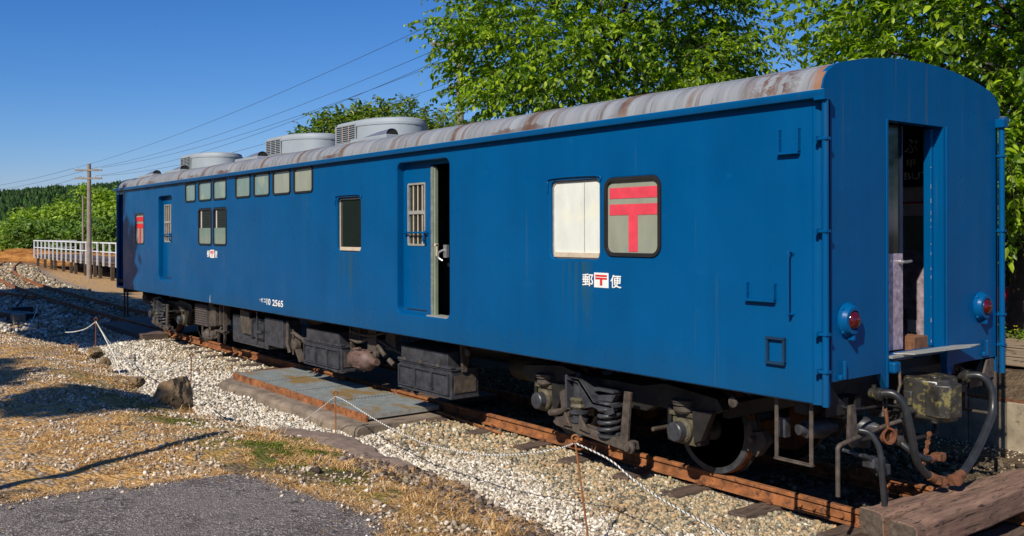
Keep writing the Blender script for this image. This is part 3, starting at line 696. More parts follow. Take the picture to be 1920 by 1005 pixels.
# top rail of recess above open doorway, dark interior pieces
m = MB(); m.box(-6.25, -5.05, YS+.106, YS+.14, 3.12, 3.17); m.build('door_header', M_blue, car)
m = MB(); m.box(-6.3, -4.8, -.6, -.55, 1.2, 2.2); m.box(-6.4, -4.9, -.9, -.6, 1.2, 1.95)
for k in range(3): m.box(-5.62, -5.3, -.93, -.901, 1.42+k*.17, 1.46+k*.17)
m.build('sorting_shelf', simple('sorting_shelf_wood', (.05, .04, .035), .6), car)
m = MB(); m.box(-5.8, -5.35, -.67, -.63, 2.42, 2.62); m.box(-5.75, -5.4, -.67, -.63, 1.99, 2.25); m.box(-5.7, -5.3, -.99, -.93, 1.86, 1.90); m.build('notice', M_cream, car)
dr = slide_door(-16.211, -15.308, 1.30, 3.06, (-16.116, -15.68, 2.09, 2.89), False)
m = MB(); m.box(-16.12, -15.32, YS+.03, YS+.104, 1.30, 1.318); m.build('threshold', M_blue, car)
# far vestibule door deep in its recess
m = MB(); m.box(-19.47, -18.93, YS+.42, YS+.45, 1.03, 3.2); m.build('door', M_blue, car)

# ---- lettering
def text_mesh(txt, bold=0.0):
    cu = bpy.data.curves.new('lettering', 'FONT'); cu.body = txt; cu.size = 1; cu.bevel_depth = bold; cu.bevel_resolution = 0; cu.resolution_u = 3
    ob = bpy.data.objects.new('lettering', cu); C.objects.link(ob)
    bpy.context.view_layer.update()
    me = bpy.data.meshes.new_from_object(ob.evaluated_get(bpy.context.evaluated_depsgraph_get()))
    bpy.data.objects.remove(ob); bpy.data.curves.remove(cu); me.materials.clear(); return me
def fit_text(txt, a, b, c, d, plane, mat, parent, name='lettering', bold=.012, th=.0):
    """plane: function (u, v) -> world"""
    me = text_mesh(txt, bold); v = np.array([p.co[:] for p in me.vertices])
    u = (v[:, 0]-v[:, 0].min())/np.ptp(v[:, 0]); k = (v[:, 1]-v[:, 1].min())/np.ptp(v[:, 1])
    for p, uu, kk in zip(me.vertices, u, k): dz = p.co.z; q = plane(a+(b-a)*uu, c+(d-c)*kk); p.co = (q[0], q[1]-dz*.03, q[2])
    me.name = name
    return link_mesh(name, me, mat, parent)
SP = lambda u, v: (u, YS-.004, v)
for x0, s, z0, z1, k in ((-2.692, 1.0, 1.755, 1.888, 0), (-13.225, 1.0, 1.825, 1.965, 1)):
    fit_text('郵', x0, x0+.16, z0+.006, z1-.004, SP, M_white, car, bold=.022)
    fit_text('便', x0+.398, x0+.548, z0+.003, z1-.004, SP, M_white, car, bold=.022)
    m = MB(); m.box(x0+.171, x0+.371, YS-.004, YS+.001, z0+.001, z1+.010); lab = m.build('postal_panel', M_white, car)
    post_mark(x0+.19, x0+.352, z0+.022, z1-.010, YS-.0065, lab, M_red, .002)
fit_text('•', -10.715, -10.69, 1.168, 1.19, SP, M_white, car)
fit_text('オ', -10.668, -10.575, 1.140, 1.212, SP, M_white, car, bold=.02)
fit_text('ユ', -10.555, -10.455, 1.145, 1.205, SP, M_white, car, bold=.02)
fit_text('10', -10.43, -10.27, 1.108, 1.215, SP, M_white, car, bold=.03)
fit_text('2565', -10.20, -9.775, 1.105, 1.213, SP, M_white, car, bold=.03)

# ---- roof equipment
def roof_z(y): return float(np.interp(abs(y), [0, .28, .55, .8, 1.0, 1.17, 1.26, 1.33, 1.4], [3.70, 3.694, 3.675, 3.645, 3.61, 3.572, 3.54, 3.495, 3.37]))
def ac_unit(x0):
    L_ = 1.62; wd = .56; zt = 4.055
    def plan(g, top=0):
        pts = [(x0+.0+g, -wd+g+.07), (x0+.07+g, -wd+g), (x0+.45, -wd+g), (x0+.80, -wd+g)]
        n = 14
        for k in range(1, n):
            a = -90+180*k/n; pts.append((x0+.80+(L_-.80-g)*math.cos(R(a)), (wd-g)*math.sin(R(a))))
        pts += [(x0+.80, wd-g), (x0+.45, wd-g), (x0+.07+g, wd-g), (x0+g, wd-g-.07)]
        return pts
    m = MB()
    m.rings([[(x, y, 3.60) for x, y in plan(0)], [(x, y, zt-.115) for x, y in plan(.010)], [(x, y, zt-.11) for x, y in plan(.0)], [(x, y, zt-.075) for x, y in plan(.002)], [(x, y, zt-.07) for x, y in plan(.018)], [(x, y, zt-.02) for x, y in plan(.035)], [(x, y, zt) for x, y in plan(.08)]])
    ac = m.build('air_conditioner', M_acgrey, car, smooth=38)
    m = MB()
    for q in range(7): m.lathe((x0+.86+.05*q, -wd-.0+.012*q*q*.25, 3.70), (0, -1, 0), [(0, .012), (.008, .010), (.010, .002)], 6)
    m.build('bolt_row', M_dusty, ac)
    m = MB(); m.box(x0+.80, x0+.808, -wd-.003, -wd+.01, 3.66, zt-.12); m.build('housing_joint', M_gasket, ac)
    m = MB(); m.box(x0+.09, x0+.76, -wd-.004, -wd+.016, 3.72, 3.995); lv = m.build('louvre_panel', M_acgrey, ac)
    m = MB()
    for c_ in range(3):
        for r_ in range(8): m.box(x0+.14+c_*.215, x0+.32+c_*.215, -wd-.009, -wd-.003, 3.735+r_*.032, 3.751+r_*.032)
    m.build('louvre_slots', M_gasket, ac)
    if x0 > -11:
        m = MB()
        for c_ in range(2): m.box(x0+.333+c_*.215, x0+.350+c_*.215, -wd-.0075, -wd-.003, 3.72, 3.995)
        m.build('rust_streaks', simple('rust_streak', (.42, .24, .15), .7), ac)
for x0 in (-9.72, -12.57, -17.45): ac_unit(x0)
def ventilator(x0, ln=.98, s=-1):
    y = s*.86; zr = roof_z(.86); m = MB()
    # hooded scoop: narrow low mouth at one end, wide open mouth at the other
    st = []
    for t, wv, h in ((0, .07, .035), (.3, .09, .06), (.65, .11, .095), (.98, .10, .115)):
        st.append([(x0+ln*t, y+wv*math.cos(R(a))*1.0, zr+.0+h*max(0, math.sin(R(a)))**.8) for a in range(180, -1, -15)])
    m.rings(st, cap=False, close=False)
    v = m.build('ventilator', M_silver, car, smooth=60)
    m = MB(); m.add([(x0+ln*.97, p[1]*.999+y*.001, p[2]-.004) for p in st[-1]], [tuple(range(13))]); m.add([(x0+.02, p[1], p[2]-.004) for p in st[0]], [tuple(range(13))]); m.build('vent_mouth', M_dark, v)
    m = MB(); m.box(x0-.05, x0+ln+.03, y-.13, y+.13, zr-.04, zr+.025); m.build('vent_base', M_acgrey, v, bevel=.01)
for x0 in (-8.25, -12.85, -17.1, -19.05): ventilator(x0)
for x0 in (-3.9,): pass
m = MB(); m.prism([(-1.0, 3.68), (-.9, 3.755), (-.35, 3.77), (-.2, 3.68)], 'y', -.25, .25); hv = m.build('roof_hatch', M_silver, car, bevel=.008)

# ---- underframe
m = MB(); m.box(-L+.25, -.12, -.16, .16, .78, 1.12); m.box(-L+.2, -.10, -1.28, -1.20, 1.0, 1.15); m.box(-L+.2, -.1, 1.20, 1.28, 1.0, 1.15)
for k in range(20): m.box(-.9-k*.95, -.82-k*.95, -1.2, 1.2, .93, 1.12)
m.box(-.36, -.24, -1.25, 1.25, .86, 1.125)   # end beam
m.box(-L+.02, -L+.16, -1.25, 1.25, .86, 1.125)
for s in (-1, 1):
    m.prism([(s*1.22, 1.125), (s*.98, .93), (s*.98, .86), (s*1.22, .86)], 'x', -.10, -.085)

m.build('underframe', M_black, car)

def bogie(cx, first):
    m = MB()
    for s in (-1, 1):
        y0, y1 = (s*.99, s*.87) if s < 0 else (s*.87, s*.99)
        # pressed side frame, deep over the boxes
        prof = [(cx-1.45, .70), (cx-1.38, .80), (cx-.75, .86), (cx-.45, .80), (cx+.45, .80), (cx+.75, .86), (cx+1.38, .80), (cx+1.45, .70), (cx+1.3, .64), (cx+.62, .62), (cx+.5, .56), (cx-.5, .56), (cx-.62, .62), (cx-1.3, .64)]
        m.prism(prof, 'y', y0, y1)
        for a in (-1, 1):   # pedestal horns
            for d in (-.20, .16): m.prism([(cx+a*1.0+d, .66), (cx+a*1.0+d+.05, .66), (cx+a*1.0+d+.03, .34), (cx+a*1.0+d-.0, .34)], 'y', y0-.02, y1)
            m.prism([(cx+a*1.0+.12, .66), (cx+a*1.0+.36, .68), (cx+a*1.0+.22, .40), (cx+a*1.0+.14, .36)], 'y', y0-.04, y0+.04)
    for a in (-.42, .42): m.box(cx+a-.07, cx+a+.07, -.9, .9, .55, .75)
    m.box(cx-1.45, cx-1.36, -.9, .9, .62, .76); m.box(cx+1.36, cx+1.45, -.9, .9, .62, .76)
    b = m.build('bogie', M_black, car, bevel=.008)
    for a in (-1, 1):
        m = MB(); m.cyl((cx+a, -.98, .46), (cx+a, .98, .46), .065, 12)
        m.build('axle', M_black, b, smooth=40)
        for s in (-1, 1):
            m = MB(); yo = s*.60; yi = s*.475
            m.lathe((cx+a, yo, .43), (0, -s, 0), [(0, .365), (-.004, .37), (-.004, .425), (.0, .43), (.105, .436), (.108, .455), (.125, .458), (.128, .38), (.09, .36), (.06, .20), (.05, .12), (-.02, .11), (-.02, .09)], 48)
            wheel = m.build('wheel', M_black, b, smooth=32)
            m = MB(); m.lathe((cx+a, yo, .43), (0, -s, 0), [(-.0035, .372), (-.0065, .374), (-.0065, .424), (-.0035, .427)], 48); m.build('rim', M_greyblk, b, smooth=32)
            m = MB(); m.lathe((cx+a, yo, .43), (0, -s, 0), [(.006, .4302), (.006, .4325), (.1, .4385), (.1, .43)], 48); m.build('tread', M_rust, b, smooth=32)
            m = MB(); y = s*1.0
            m.lathe((cx+a, y-s*.06, .46), (0, s, 0), [(0, .115), (.10, .118), (.115, .105), (.125, .10)], 24)
            m.box(cx+a-.14, cx+a+.14, min(y-s*.10, y), max(y-s*.10, y), .33, .60)
            m.box(cx+a-.17, cx+a+.17, min(y-s*.08, y+s*.02), max(y-s*.08, y+s*.02), .585, .625)
            for q in range(6):
                t_ = R(30+60*q); m.cyl((cx+a+.1*math.cos(t_), y+s*.03, .46+.1*math.sin(t_)), (cx+a+.1*math.cos(t_), y+s*.062, .46+.1*math.sin(t_)), .013, 6)
            m.build('axle_box', M_ochre, b, smooth=35, bevel=.004)
            m = MB(); m.lathe((cx+a, y+s*.062, .46), (0, s, 0), [(0, .090), (.075, .088), (.085, .078), (.086, .001)], 24); m.build('axle_cap', M_greyblk, b, smooth=35)
            m = MB()
            m.lathe((cx+a, y-s*.0, .625), (0, 0, 1), [(0, .085), (.02, .10), (.045, .10), (.05, .085), (.07, .085), (.075, .105), (.10, .105), (.105, .12), (.118, .12)], 20)
            m.build('axle_spring', M_dusty, b, smooth=35)
            # brake rigging beside the wheel
            m = MB(); bx = cx+a+(.52 if a > 0 else -.52)
            m.prism([(bx-.08, .30), (bx+.02, .26), (bx+.10, .36), (bx+.14, .42), (bx+.08, .50), (bx-.02, .48), (bx-.06, .58), (bx-.10, .44)], 'y', s*.60-.05, s*.60+.05)
            m.build('brake_block', M_dusty, b, bevel=.004); m = MB()
            m.prism([(cx+a*.62-.03, .78), (cx+a*.62+.03, .78), (cx+a*.62+.05, .30), (cx+a*.62-.05, .30)], 'y', s*.66-.03, s*.66+.03)
            m.cyl((cx+a*.60, s*.55, .40), (cx+a*.60, s*1.0, .40), .022, 8); m.cyl((bx, s*.5, .42), (bx, s*.72, .42), .03, 8)
            m.build('brake_hanger', M_dusty, b, bevel=.004)
    # swing hanger gear at the middle of each side
    for s in (-1, 1):
        y = s*1.13; X = cx-.10
        m = MB()
        m.lathe((X-.21, y, .33), (0, 0, 1), [(0, .075), (.02, .095), (.05, .095), (.055, .075), (.10, .075), (.105, .10), (.13, .10), (.135, .07), (.22, .068), (.225, .062), (.44, .060), (.445, .09), (.47, .09), (.48, .04), (.52, .02)], 20)
        m.build('damper', M_greyblk, b, smooth=40)
        m = MB(); m.lathe((X-.21, y, .475), (0, 0, 1), [(0, .072), (.03, .098), (.06, .08), (.10, .10), (.12, .066)], 9); m.build('damper_boot', M_ochre, b)
        m = MB(); pts = []
        for k in range(4*24+1):
            t_ = k/24*2*math.pi; pts.append((X+.24+.102*math.cos(t_), y+.102*math.sin(t_), .30+.26*k/96))
        m.tube(pts, .0215, 8); m.lathe((X+.24, y, .275), (0, 0, 1), [(0, .12), (.022, .12)], 20); m.cyl((X+.24, y, .28), (X+.24, y, .56), .055, 12); m.build('coil_spring', M_greyblk, b, smooth=60)
        # bolster arm: triangular plates from the damper head down over the spring
        m = MB()
        arm = [(X-.30, .80), (X-.10, .80), (X-.02, .74), (X+.12, .60), (X+.38, .60), (X+.40, .53), (X+.33, .50), (X+.10, .55), (X-.02, .52), (X-.12, .76)]
        m.prism(arm, 'y', y-.10 if s < 0 else y+.08, y-.08 if s < 0 else y+.10)
        m.prism([(X-.30, .80), (X-.10, .80), (X+.12, .60), (X+.38, .60), (X+.38, .575), (X+.10, .575), (X-.12, .775), (X-.30, .775)], 'y', y-.10, y+.12)
        m.box(X-.33, X-.30, y-.09, y+.1, .48, .82); m.lathe((X+.24, y, .60), (0, 0, 1), [(0, .11), (.012, .11)], 16)
        m.prism([(X+.10, .66), (X+.36, .70), (X+.30, .62), (X+.12, .61)], 'y', y-.03, y+.05)
        m.box(X+.05, X+.35, y-.05, y+.12, .71, .735)
        m.build('bolster_arm', M_greyblk, b, bevel=.004)
        m = MB(); m.prism([(X-.55, .30), (X-.50, .355), (X+.58, .275), (X+.60, .20), (X+.5, .19), (X-.50, .27)], 'y', y-.07, y+.06)
        m.lathe((X+.60, y-.06, .235), (0, -1, 0), [(0, .06), (.03, .06), (.035, .035), (.07, .035)], 12)
        m.prism([(X-.36, .30), (X-.33, .44), (X-.23, .30)], 'y', y-.10, y-.07); m.prism([(X-.12, .30), (X-.10, .44), (X+.04, .28)], 'y', y-.10, y-.07)
        m.build('spring_plank', M_dusty, b, bevel=.006)
        m = MB(); m.prism([(X+.46, .27), (X+.56, .25), (X+.61, .76), (X+.52, .76)], 'y', y-.075, y-.045); m.box(X+.47, X+.6, y-.045, y+.0, .25, .29); m.build('hanger_link', M_dusty, b, bevel=.004)
        m = MB(); m.tube([(X-.7, y+.02, .36), (X-.52, y+.02, .40), (X-.40, y+.02, .47)], .035, 8); m.prism([(X-.56, .60), (X-.44, .66), (X-.38, .50), (X-.42, .33), (X-.52, .36)], 'y', y+.03, y+.07); m.build('brake_lever', M_dusty, b, bevel=.004)
    return b
bogie(-2.74, True); bogie(-16.74, False)

# equipment slung under the floor on the near side
def battery_box(x0, x1, z0, z1, yf, yr):
    m = MB(); m.box(x0, x1, yf, yr, z0, z1-.06); m.box(x0-.015, x1+.015, yf-.015, yr, z1-.06, z1-.035); 
    m.box(x0-.01, x1+.02, yf-.03, yf+.05, z1-.035, z1-.005); m.box(x0-.01, x1+.02, yf-.022, yr, z0-.02, z0+.008)
    bx = m.build('battery_box', M_greyblk, car, bevel=.006)
    m = MB(); m.prism([(yf+.03, z1-.03), (yf+.03, z1+.14), (yr-.02, z1+.20), (yr-.02, z1-.03)], 'x', x0, x1-.12); m.build('box_hood', M_greyblk, bx)
    n = 3
    for k in range(n):
        a = x0+.03+(x1-x0-.04)*k/n; b_ = a+(x1-x0-.04)/n-.045
        m = MB(); f_ = .018
        m.box(a, b_, yf-.006, yf+.002, z0+.04, z1-.11)
        for q in ((a-f_, a, z0+.022, z1-.09), (b_, b_+f_, z0+.022, z1-.09), (a, b_, z0+.022, z0+.04), (a, b_, z1-.11, z1-.09)): m.box(q[0], q[1], yf-.034, yf+.002, q[2], q[3])
        m.build('box_panel', M_greyblk, bx, bevel=.003)
        m = MB(); m.box(a+.12, a+.18, yf-.038, yf-.02, z1-.03, z1+.008); m.build('hinge', M_dusty, bx)
    m = MB(); m.prism([(yf+.12, z1+.2), (yf+.12, .99), (yf+.19, .99), (yf+.24, z1+.05), (yf+.2, z1-.08), (yf+.14, z1-.08)], 'x', x1+.0, x1+.04)
    m.build('hanger', M_dusty, bx, bevel=.004)
    m = MB(); m.box(x1+.001, x1+.010, yf+.04, yr-.04, z0+.05, z1-.12); m.build('end_panel', M_dusty, bx)
    return bx
battery_box(-6.53, -5.30, .28, .66, -1.20, -.80)
battery_box(-9.42, -8.18, .27, .66, -1.20, -.82)
# blower motor between the battery boxes
m = MB(); m.lathe((-8.05, -1.02, .46), (1, 0, 0), [(0, .10), (.02, .14), (.10, .155), (.34, .15), (.42, .12), (.46, .06), (.60, .05)], 20)
for k in range(10):
    a = R(36*k); m.box(-7.93, -7.72, -1.02+.15*math.cos(a)-.012, -1.02+.15*math.cos(a)+.012, .46+.15*math.sin(a)-.012, .46+.15*math.sin(a)+.012)
m.tube([(-8.08, -1.13, .40), (-8.08, -1.14, .50), (-8.0, -1.10, .60), (-7.8, -1.1, .63)], .02, 8)
m.build('blower_motor', simple('reddish_motor_paint', (.12, .075, .065), .6, var=.35, scale=12, bmp=.4), car, smooth=40)
m = MB(); m.box(-8.14, -7.9, -1.05, -.9, .70, .98); m.box(-7.62, -7.38, -1.08, -1.05, .62, .93); m.box(-7.25, -6.98, -1.0, -.95, .66, .9)
m.tube(spline([(-8.1, -1.1, .74), (-7.8, -1.12, .72), (-7.5, -1.05, .80), (-7.1, -1.0, .70), (-6.7, -.98, .62)], 5), .022, 8)
m.tube(spline([(-8.1, -1.1, .86), (-7.6, -1.1, .83), (-7.2, -1.02, .9)], 5), .018, 8)
m.cyl((-7.25, -1.12, .72), (-7.05, -1.12, .60), .03, 10); m.cyl((-6.95, -1.12, .56), (-6.85, -1.10, .50), .035, 10); m.lathe((-7.3, -1.1, .60), (0, -1, 0), [(0, .06), (.05, .055), (.06, .02)], 12)
m.build('pipework', M_dusty, car, bevel=.003)
# equipment cabinets further along
m = MB(); m.box(-12.62, -10.98, -1.14, -.9, .34, .80); m.prism([(-12.62, .34), (-12.58, .30), (-11.0, .30), (-10.98, .34)], 'y', -1.14, -.9); cb = m.build('cabinet', M_greyblk, car, bevel=.01)
m = MB(); m.prism([(-12.15, .92), (-11.75, .90), (-11.72, .74), (-11.45, .70), (-11.45, .50), (-12.05, .50), (-12.12, .72)], 'y', -1.19, -1.143); m.build('cabinet_cover', M_dusty, cb, bevel=.008)
m = MB(); m.box(-11.42, -10.98, -1.24, -1.143, .49, .74); m.box(-11.2, -11.17, -1.27, -1.245, .52, .95); m.cyl((-11.15, -1.25, .60), (-10.98, -1.25, .60), .03, 8); m.box(-11.44, -11.40, -1.27, -1.2, .45, .80); m.build('switch_box', M_greyblk, cb, bevel=.006)
m = MB(); m.box(-10.96, -10.20, -1.22, -.9, .40, .86); m.box(-10.20, -10.17, -1.2, -.92, .42, .84); m.build('cabinet', M_greyblk, car, bevel=.012)
m = MB(); m.lathe((-9.88, -1.08, .50), (0, -1, 0), [(0, .10), (.03, .12), (.10, .11), (.13, .05)], 14); m.tube([(-10.05, -1.2, .86), (-10.03, -1.22, .5), (-9.98, -1.2, .36)], .03, 8); m.cyl((-9.85, -1.2, .74), (-9.85, -1.2, .34), .016, 8)
m.tube(spline([(-10.0, -1.15, .66), (-9.8, -1.2, .68), (-9.6, -1.15, .60), (-9.42, -1.1, .58)], 4), .03, 8); m.prism([(-9.80, .42), (-9.72, .44), (-9.55, .26), (-9.64, .24)], 'y', -1.2, -1.12); m.cyl((-9.62, -1.12, .58), (-9.42, -1.12, .56), .05, 10)
m.tube([(-9.44, -1.25, .86), (-9.44, -1.28, .95), (-9.34, -1.28, .99)], .008, 6)
m.build('valve_gear', M_dusty, car, smooth=40)
# ribbed generator box by the far bogie
m = MB(); m.box(-14.54, -13.88, -1.18, -.85, .46, .88)
for k in range(9): m.box(-14.53, -13.89, -1.20, -1.18, .48+k*.045, .49+k*.045)
m.build('ribbed_box', simple('brown_grey_box', (.085, .07, .066), .7, var=.2, bmp=.3), car, bevel=.004)
m = MB(); m.box(-13.82, -13.6, -1.16, -.9, .50, .93); m.box(-13.58, -13.35, -1.2, -.95, .52, .88); m.box(-13.15, -13.10, -1.2, -1.0, .55, .95); m.box(-12.96, -12.90, -1.2, -1.14, .40, .95); m.box(-13.4, -12.9, -1.2, -1.1, .42, .45)
m.lathe((-13.9, -1.12, .30), (0, -1, 0), [(0, .12), (.05, .13), (.1, .09), (.13, .04)], 12); m.lathe((-13.6, -1.12, .33), (0, -1, 0), [(0, .09), (.07, .08), (.09, .03)], 12)
m.tube([(-14.2, -1.15, .45), (-14.2, -1.15, .3), (-13.9, -1.15, .22), (-13.4, -1.15, .3), (-13.3, -1.1, .5)], .022, 8); m.prism([(-13.3, .44), (-13.24, .44), (-13.3, .2)], 'y', -1.18, -1.14); m.prism([(-12.98, .44), (-12.90, .44), (-12.99, .2)], 'y', -1.18, -1.14)
m.build('generator_gear', M_dusty, car, bevel=.003)
for xa, xc, yy_, rr in ((-4.9, -3.95, -.5, .2), (-7.6, -5.2, .3, .22), (-12.2, -9.6, .3, .22)): m = MB(); m.lathe((xa, yy_, .7), (1, 0, 0), [(0, .05), (.03, rr*.8), (.08, rr), (xc-xa-.08, rr), (xc-xa-.03, rr*.8), (xc-xa, .05)], 20); m.build('air_tank', M_black, car, smooth=40)
for xx, yy_ in ((-5.0, -1.16), (-.95, -1.26)): m = MB(); m.lathe((xx, yy_, .86), (0, -1, 0), [(0, .045), (.02, .045), (.025, .025)], 12); m.build('cable_gland', M_dusty, car, smooth=40)
m = MB(); m.tube(spline([(-13.05, YS-.005, 1.13), (-13.06, YS-.01, 1.06), (-13.04, YS-.012, 1.0), (-13.06, YS-.004, .985)], 3), .003, 6); m.build('seal_wire', M_white, car)

# ---- end gear
m = MB()    # step loops at the corner
for x0, x1, y in ((-.49, -.17, -1.30),):
    m.box(x0-.016, x0+.016, y-.008, y+.008, .49, 1.0); m.box(x1-.016, x1+.016, y-.008, y+.008, .49, 1.0); m.box(x0-.016, x1+.016, y-.022, y+.02, .478, .492); m.box(x0-.016, x1+.016, y-.01, y+.01, .492, .50)
m.build('step_iron', M_dusty, car, bevel=.003)
m = MB(); y = 1.24; m.box(.0, .03, y-.015, y+.015, .62, 1.0); m.box(-.28, .03, y-.01, y+.015, .60, .62); m.box(-.28, -.25, y-.015, y+.015, .6, 1.0); m.prism([(1.1, 1.12), (1.22, 1.12), (1.22, .95), (1.0, .95)], 'x', .0, .02); m.build('step_iron', M_dusty, car, bevel=.003)
for x0 in (-19.25,):
    m = MB(); m.box(x0, x0+.03, -1.3, -1.27, .3, 1.0); m.box(x0+.25, x0+.29, -1.3, -1.27, .3, 1.0); m.box(x0, x0+.29, -1.3, -1.26, .42, .44); m.build('step_iron', M_black, car)
    m = MB(); m.box(-18.95, -18.3, -.95, -.5, .62, 1.0); m.cyl((-18.5, -1.0, .8), (-18.2, -1.0, .8), .09, 12); m.build('brake_cylinder', M_black, car, bevel=.01)
# coupler
cz = .915
m = MB()
m.box(-.55, -.12, -.085, .085, cz-.085, cz+.085)
head = [(-.12, -.10), (-.10, -.13), (.02, -.16), (.06, -.22), (.30, -.20), (.36, -.12), (.36, .02), (.31, .10), (.27, .20), (.13, .24), (.02, .19), (-.10, .12), (-.12, .10)]
m.rings([[(x, y*.86, cz-.175) for x, y in head], [(x, y, cz-.15) for x, y in head], [(x, y, cz+.15) for x, y in head], [(x, y*.86, cz+.17) for x, y in head]])
m.box(.04, .13, -.235, -.1, cz-.06, cz+.06)
m.v = [(x*1.1-.10, y, z) for x, y, z in m.v]; cp = m.build('coupler', M_coupler, car, smooth=30, bevel=.010)
m = MB(); kn = [(.22, -.21), (.33, -.215), (.40, -.17), (.415, -.04), (.39, .02), (.31, .03), (.28, -.05), (.24, -.09)]
m.rings([[(x, y, cz-.135) for x, y in kn], [(x, y, cz+.135) for x, y in kn]]); m.cyl((.27, -.16, cz-.19), (.27, -.16, cz+.20), .030, 12); m.v = [(x*1.1-.10, y, z) for x, y, z in m.v]; m.build('knuckle', M_coupler, cp, smooth=30, bevel=.012)
m = MB(); m.box(-.30, .02, -.30, .30, .735, .80); m.tube([(-.05, -.30, .78), (.02, -.26, .62), (.02, -.24, .56)], .02, 8); m.tube([(-.05, .24, .78), (.02, .20, .62), (.02, .18, .56)], .02, 8); m.cyl((.02, -.27, .57), (.02, .22, .57), .018, 8)
for k in range(5): m.lathe((-.42+k*.045, -.22, .93), (1, 0, 0), [(0, .06), (.012, .075), (.03, .06)], 14)
m.tube([(-.02, -.52, .96), (.06, -.36, .93), (.06, -.36, .82), (.06, -.18, .80)], .016, 8)
m.build('coupler_carrier', M_black, car, smooth=40)
m = MB()
for yy_, zz, l_ in ((-.95, .98, .16), (-.78, .98, .12), (.9, .98, .15), (.35, 1.02, .2)): m = MB(); m.box(-.24, -.10, yy_-.04, yy_+.04, zz-l_, zz); m.build('hanger_bracket', M_black, car, bevel=.004)
m = MB(); m.tube(spline([(-.2, -1.1, .98), (-.05, -.95, .90), (-.02, -.5, .88), (-.03, -.2, .80)], 5), .012, 6); m.build('control_pipe', M_black, car, smooth=50)
m = MB(); m.tube(spline([(-.2, .95, 1.0), (-.02, .8, .92), (.0, .5, .95), (-.1, .2, 1.06)], 5), .010, 6); m.build('control_pipe', M_black, car, smooth=50)
for yy_ in (-.62, -.57): m = MB(); m.cyl((.02, yy_, .84), (.02, yy_, .955), .006, 6); m.lathe((.02, yy_, .835), (0, 0, 1), [(-.03, .003), (-.02, .014), (0, .012), (.012, .006)], 8); m.build('hanging_hook', M_dusty, car)
m = MB(); m.lathe((-.30, -.62, .70), (1, .2, 0), [(0, .05), (.04, .075), (.16, .08), (.2, .05), (.26, .03)], 14); m.box(-.2, -.12, -.75, -.60, .60, .68); m.build('brake_valve', M_greyblk, car, smooth=40)
m = MB(); m.cyl((-.35, -.30, .52), (-.35, .32, .52), .022, 8); m.box(-.40, -.30, -.36, -.28, .46, .72); m.build('cross_pipe', M_dusty, car, smooth=40)
# uncoupling lever
m = MB(); m.tube(spline([(.06, -1.30, .30), (.06, -1.30, .60), (.06, -1.29, .67), (.06, -1.20, .69), (.04, -.9, .71), (.04, -.62, .74), (.10, -.42, .78)], 5), .018, 8); m.prism([(-1.08, .95), (-1.02, .95), (-.98, .66), (-1.04, .62), (-1.10, .68)], 'x', -.0, .03); m.tube([(.04, -.42, 1.22), (.05, -.42, 1.05), (.05, -.50, .90)], .012, 6); m.build('uncoupling_lever', M_dusty, car, smooth=50)
# hoses
def hose(name, pts, r, mat=M_hose, ends=True):
    m = MB(); p = spline(pts, 7); m.tube(p, r, 12); h = m.build(name, mat, car, smooth=60)
    if ends:
        e = MB(); d = (Vector(p[-1])-Vector(p[-3])).normalized(); q = Vector(p[-1])
        e.cyl(q-d*.10, q-d*.0, r*1.22, 12); e.cyl(q-d*.01, q+d*.07, r*1.0, 12); e.lathe(q+d*.02+Vector((0, 0, 0)), (.8, -.4, 0), [(-.05, r*.9), (0, r*1.25), (.05, r*1.25), (.055, r*.7)], 12); e.box(q.x-.03, q.x+.05, q.y-.045, q.y+.045, q.z-.02, q.z+.03)
        e.build('hose_coupling', M_rustdk, h, smooth=40)
        e = MB(); s = Vector(p[0]); e.lathe(s-Vector((.06, 0, 0)), (1, 0, 0), [(0, r*1.3), (.05, r*1.35), (.06, r*1.7), (.09, r*1.7), (.10, r*1.2)], 12); e.cyl(s+Vector((-.03, 0, .0)), s+Vector((-.03, 0, r*2.2)), r*.6, 8); e.build('hose_fitting', M_coupler, h, smooth=40)
    return h
hose('air_hose', [(.02, -.70, 1.0), (.13, -.66, 1.01), (.20, -.62, .92), (.23, -.58, .72), (.24, -.52, .50), (.26, -.42, .38), (.30, -.30, .31)], .031)
hose('air_hose', [(.05, .62, 1.02), (.17, .66, 1.03), (.24, .70, .93), (.27, .66, .74), (.30, .46, .58), (.34, .2, .44), (.36, -.02, .34), (.36, -.14, .31)], .033)
hose('air_hose', [(.04, -.44, .60), (.14, -.40, .52), (.2, -.3, .46), (.22, -.16, .46)], .027)
hose('brake_hose', [(.06, -1.02, .76), (.13, -.98, .74), (.19, -.95, .62), (.21, -.95, .40), (.22, -.93, .16), (.22, -.92, .02)], .022, ends=False)
hose('brake_hose', [(.03, -.92, .55), (.08, -.86, .50), (.14, -.82, .36), (.16, -.80, .16), (.17, -.79, .03)], .018, ends=False)
m = MB(); m.lathe((.05, -.60, .66), (1, -.3, .1), [(-.02, .05), (-.02, .068), (.02, .068), (.02, .05), (-.02, .05)], 20); m.tube([(.06, -.62, .72), (.06, -.64, .84), (.05, -.64, .88)], .014, 6); m.box(.0, .06, -.56, -.48, .60, .70); m.build('coupling_ring', M_rustdk, car, smooth=40)
m = MB()
for k in range(8):
    m.lathe((.12, -.10-k*.012, .62-k*.033), (1, 0, 0) if k % 2 else (0, 1, 0), [(-.005, .012), (-.005, .022), (.005, .022), (.005, .012)], 10)
m.build('chain', M_rustdk, car)
m = MB(); m.lathe((-.42, -1.12, .70), (.35, 1, 0), [(0, .045), (.06, .05), (.07, .075), (.12, .08), (.24, .085), (.30, .05), (.36, .04)], 14); m.box(-.62, -.52, -1.15, -1.08, .62, .78); m.build('angle_cock', M_greyblk, car, smooth=40)
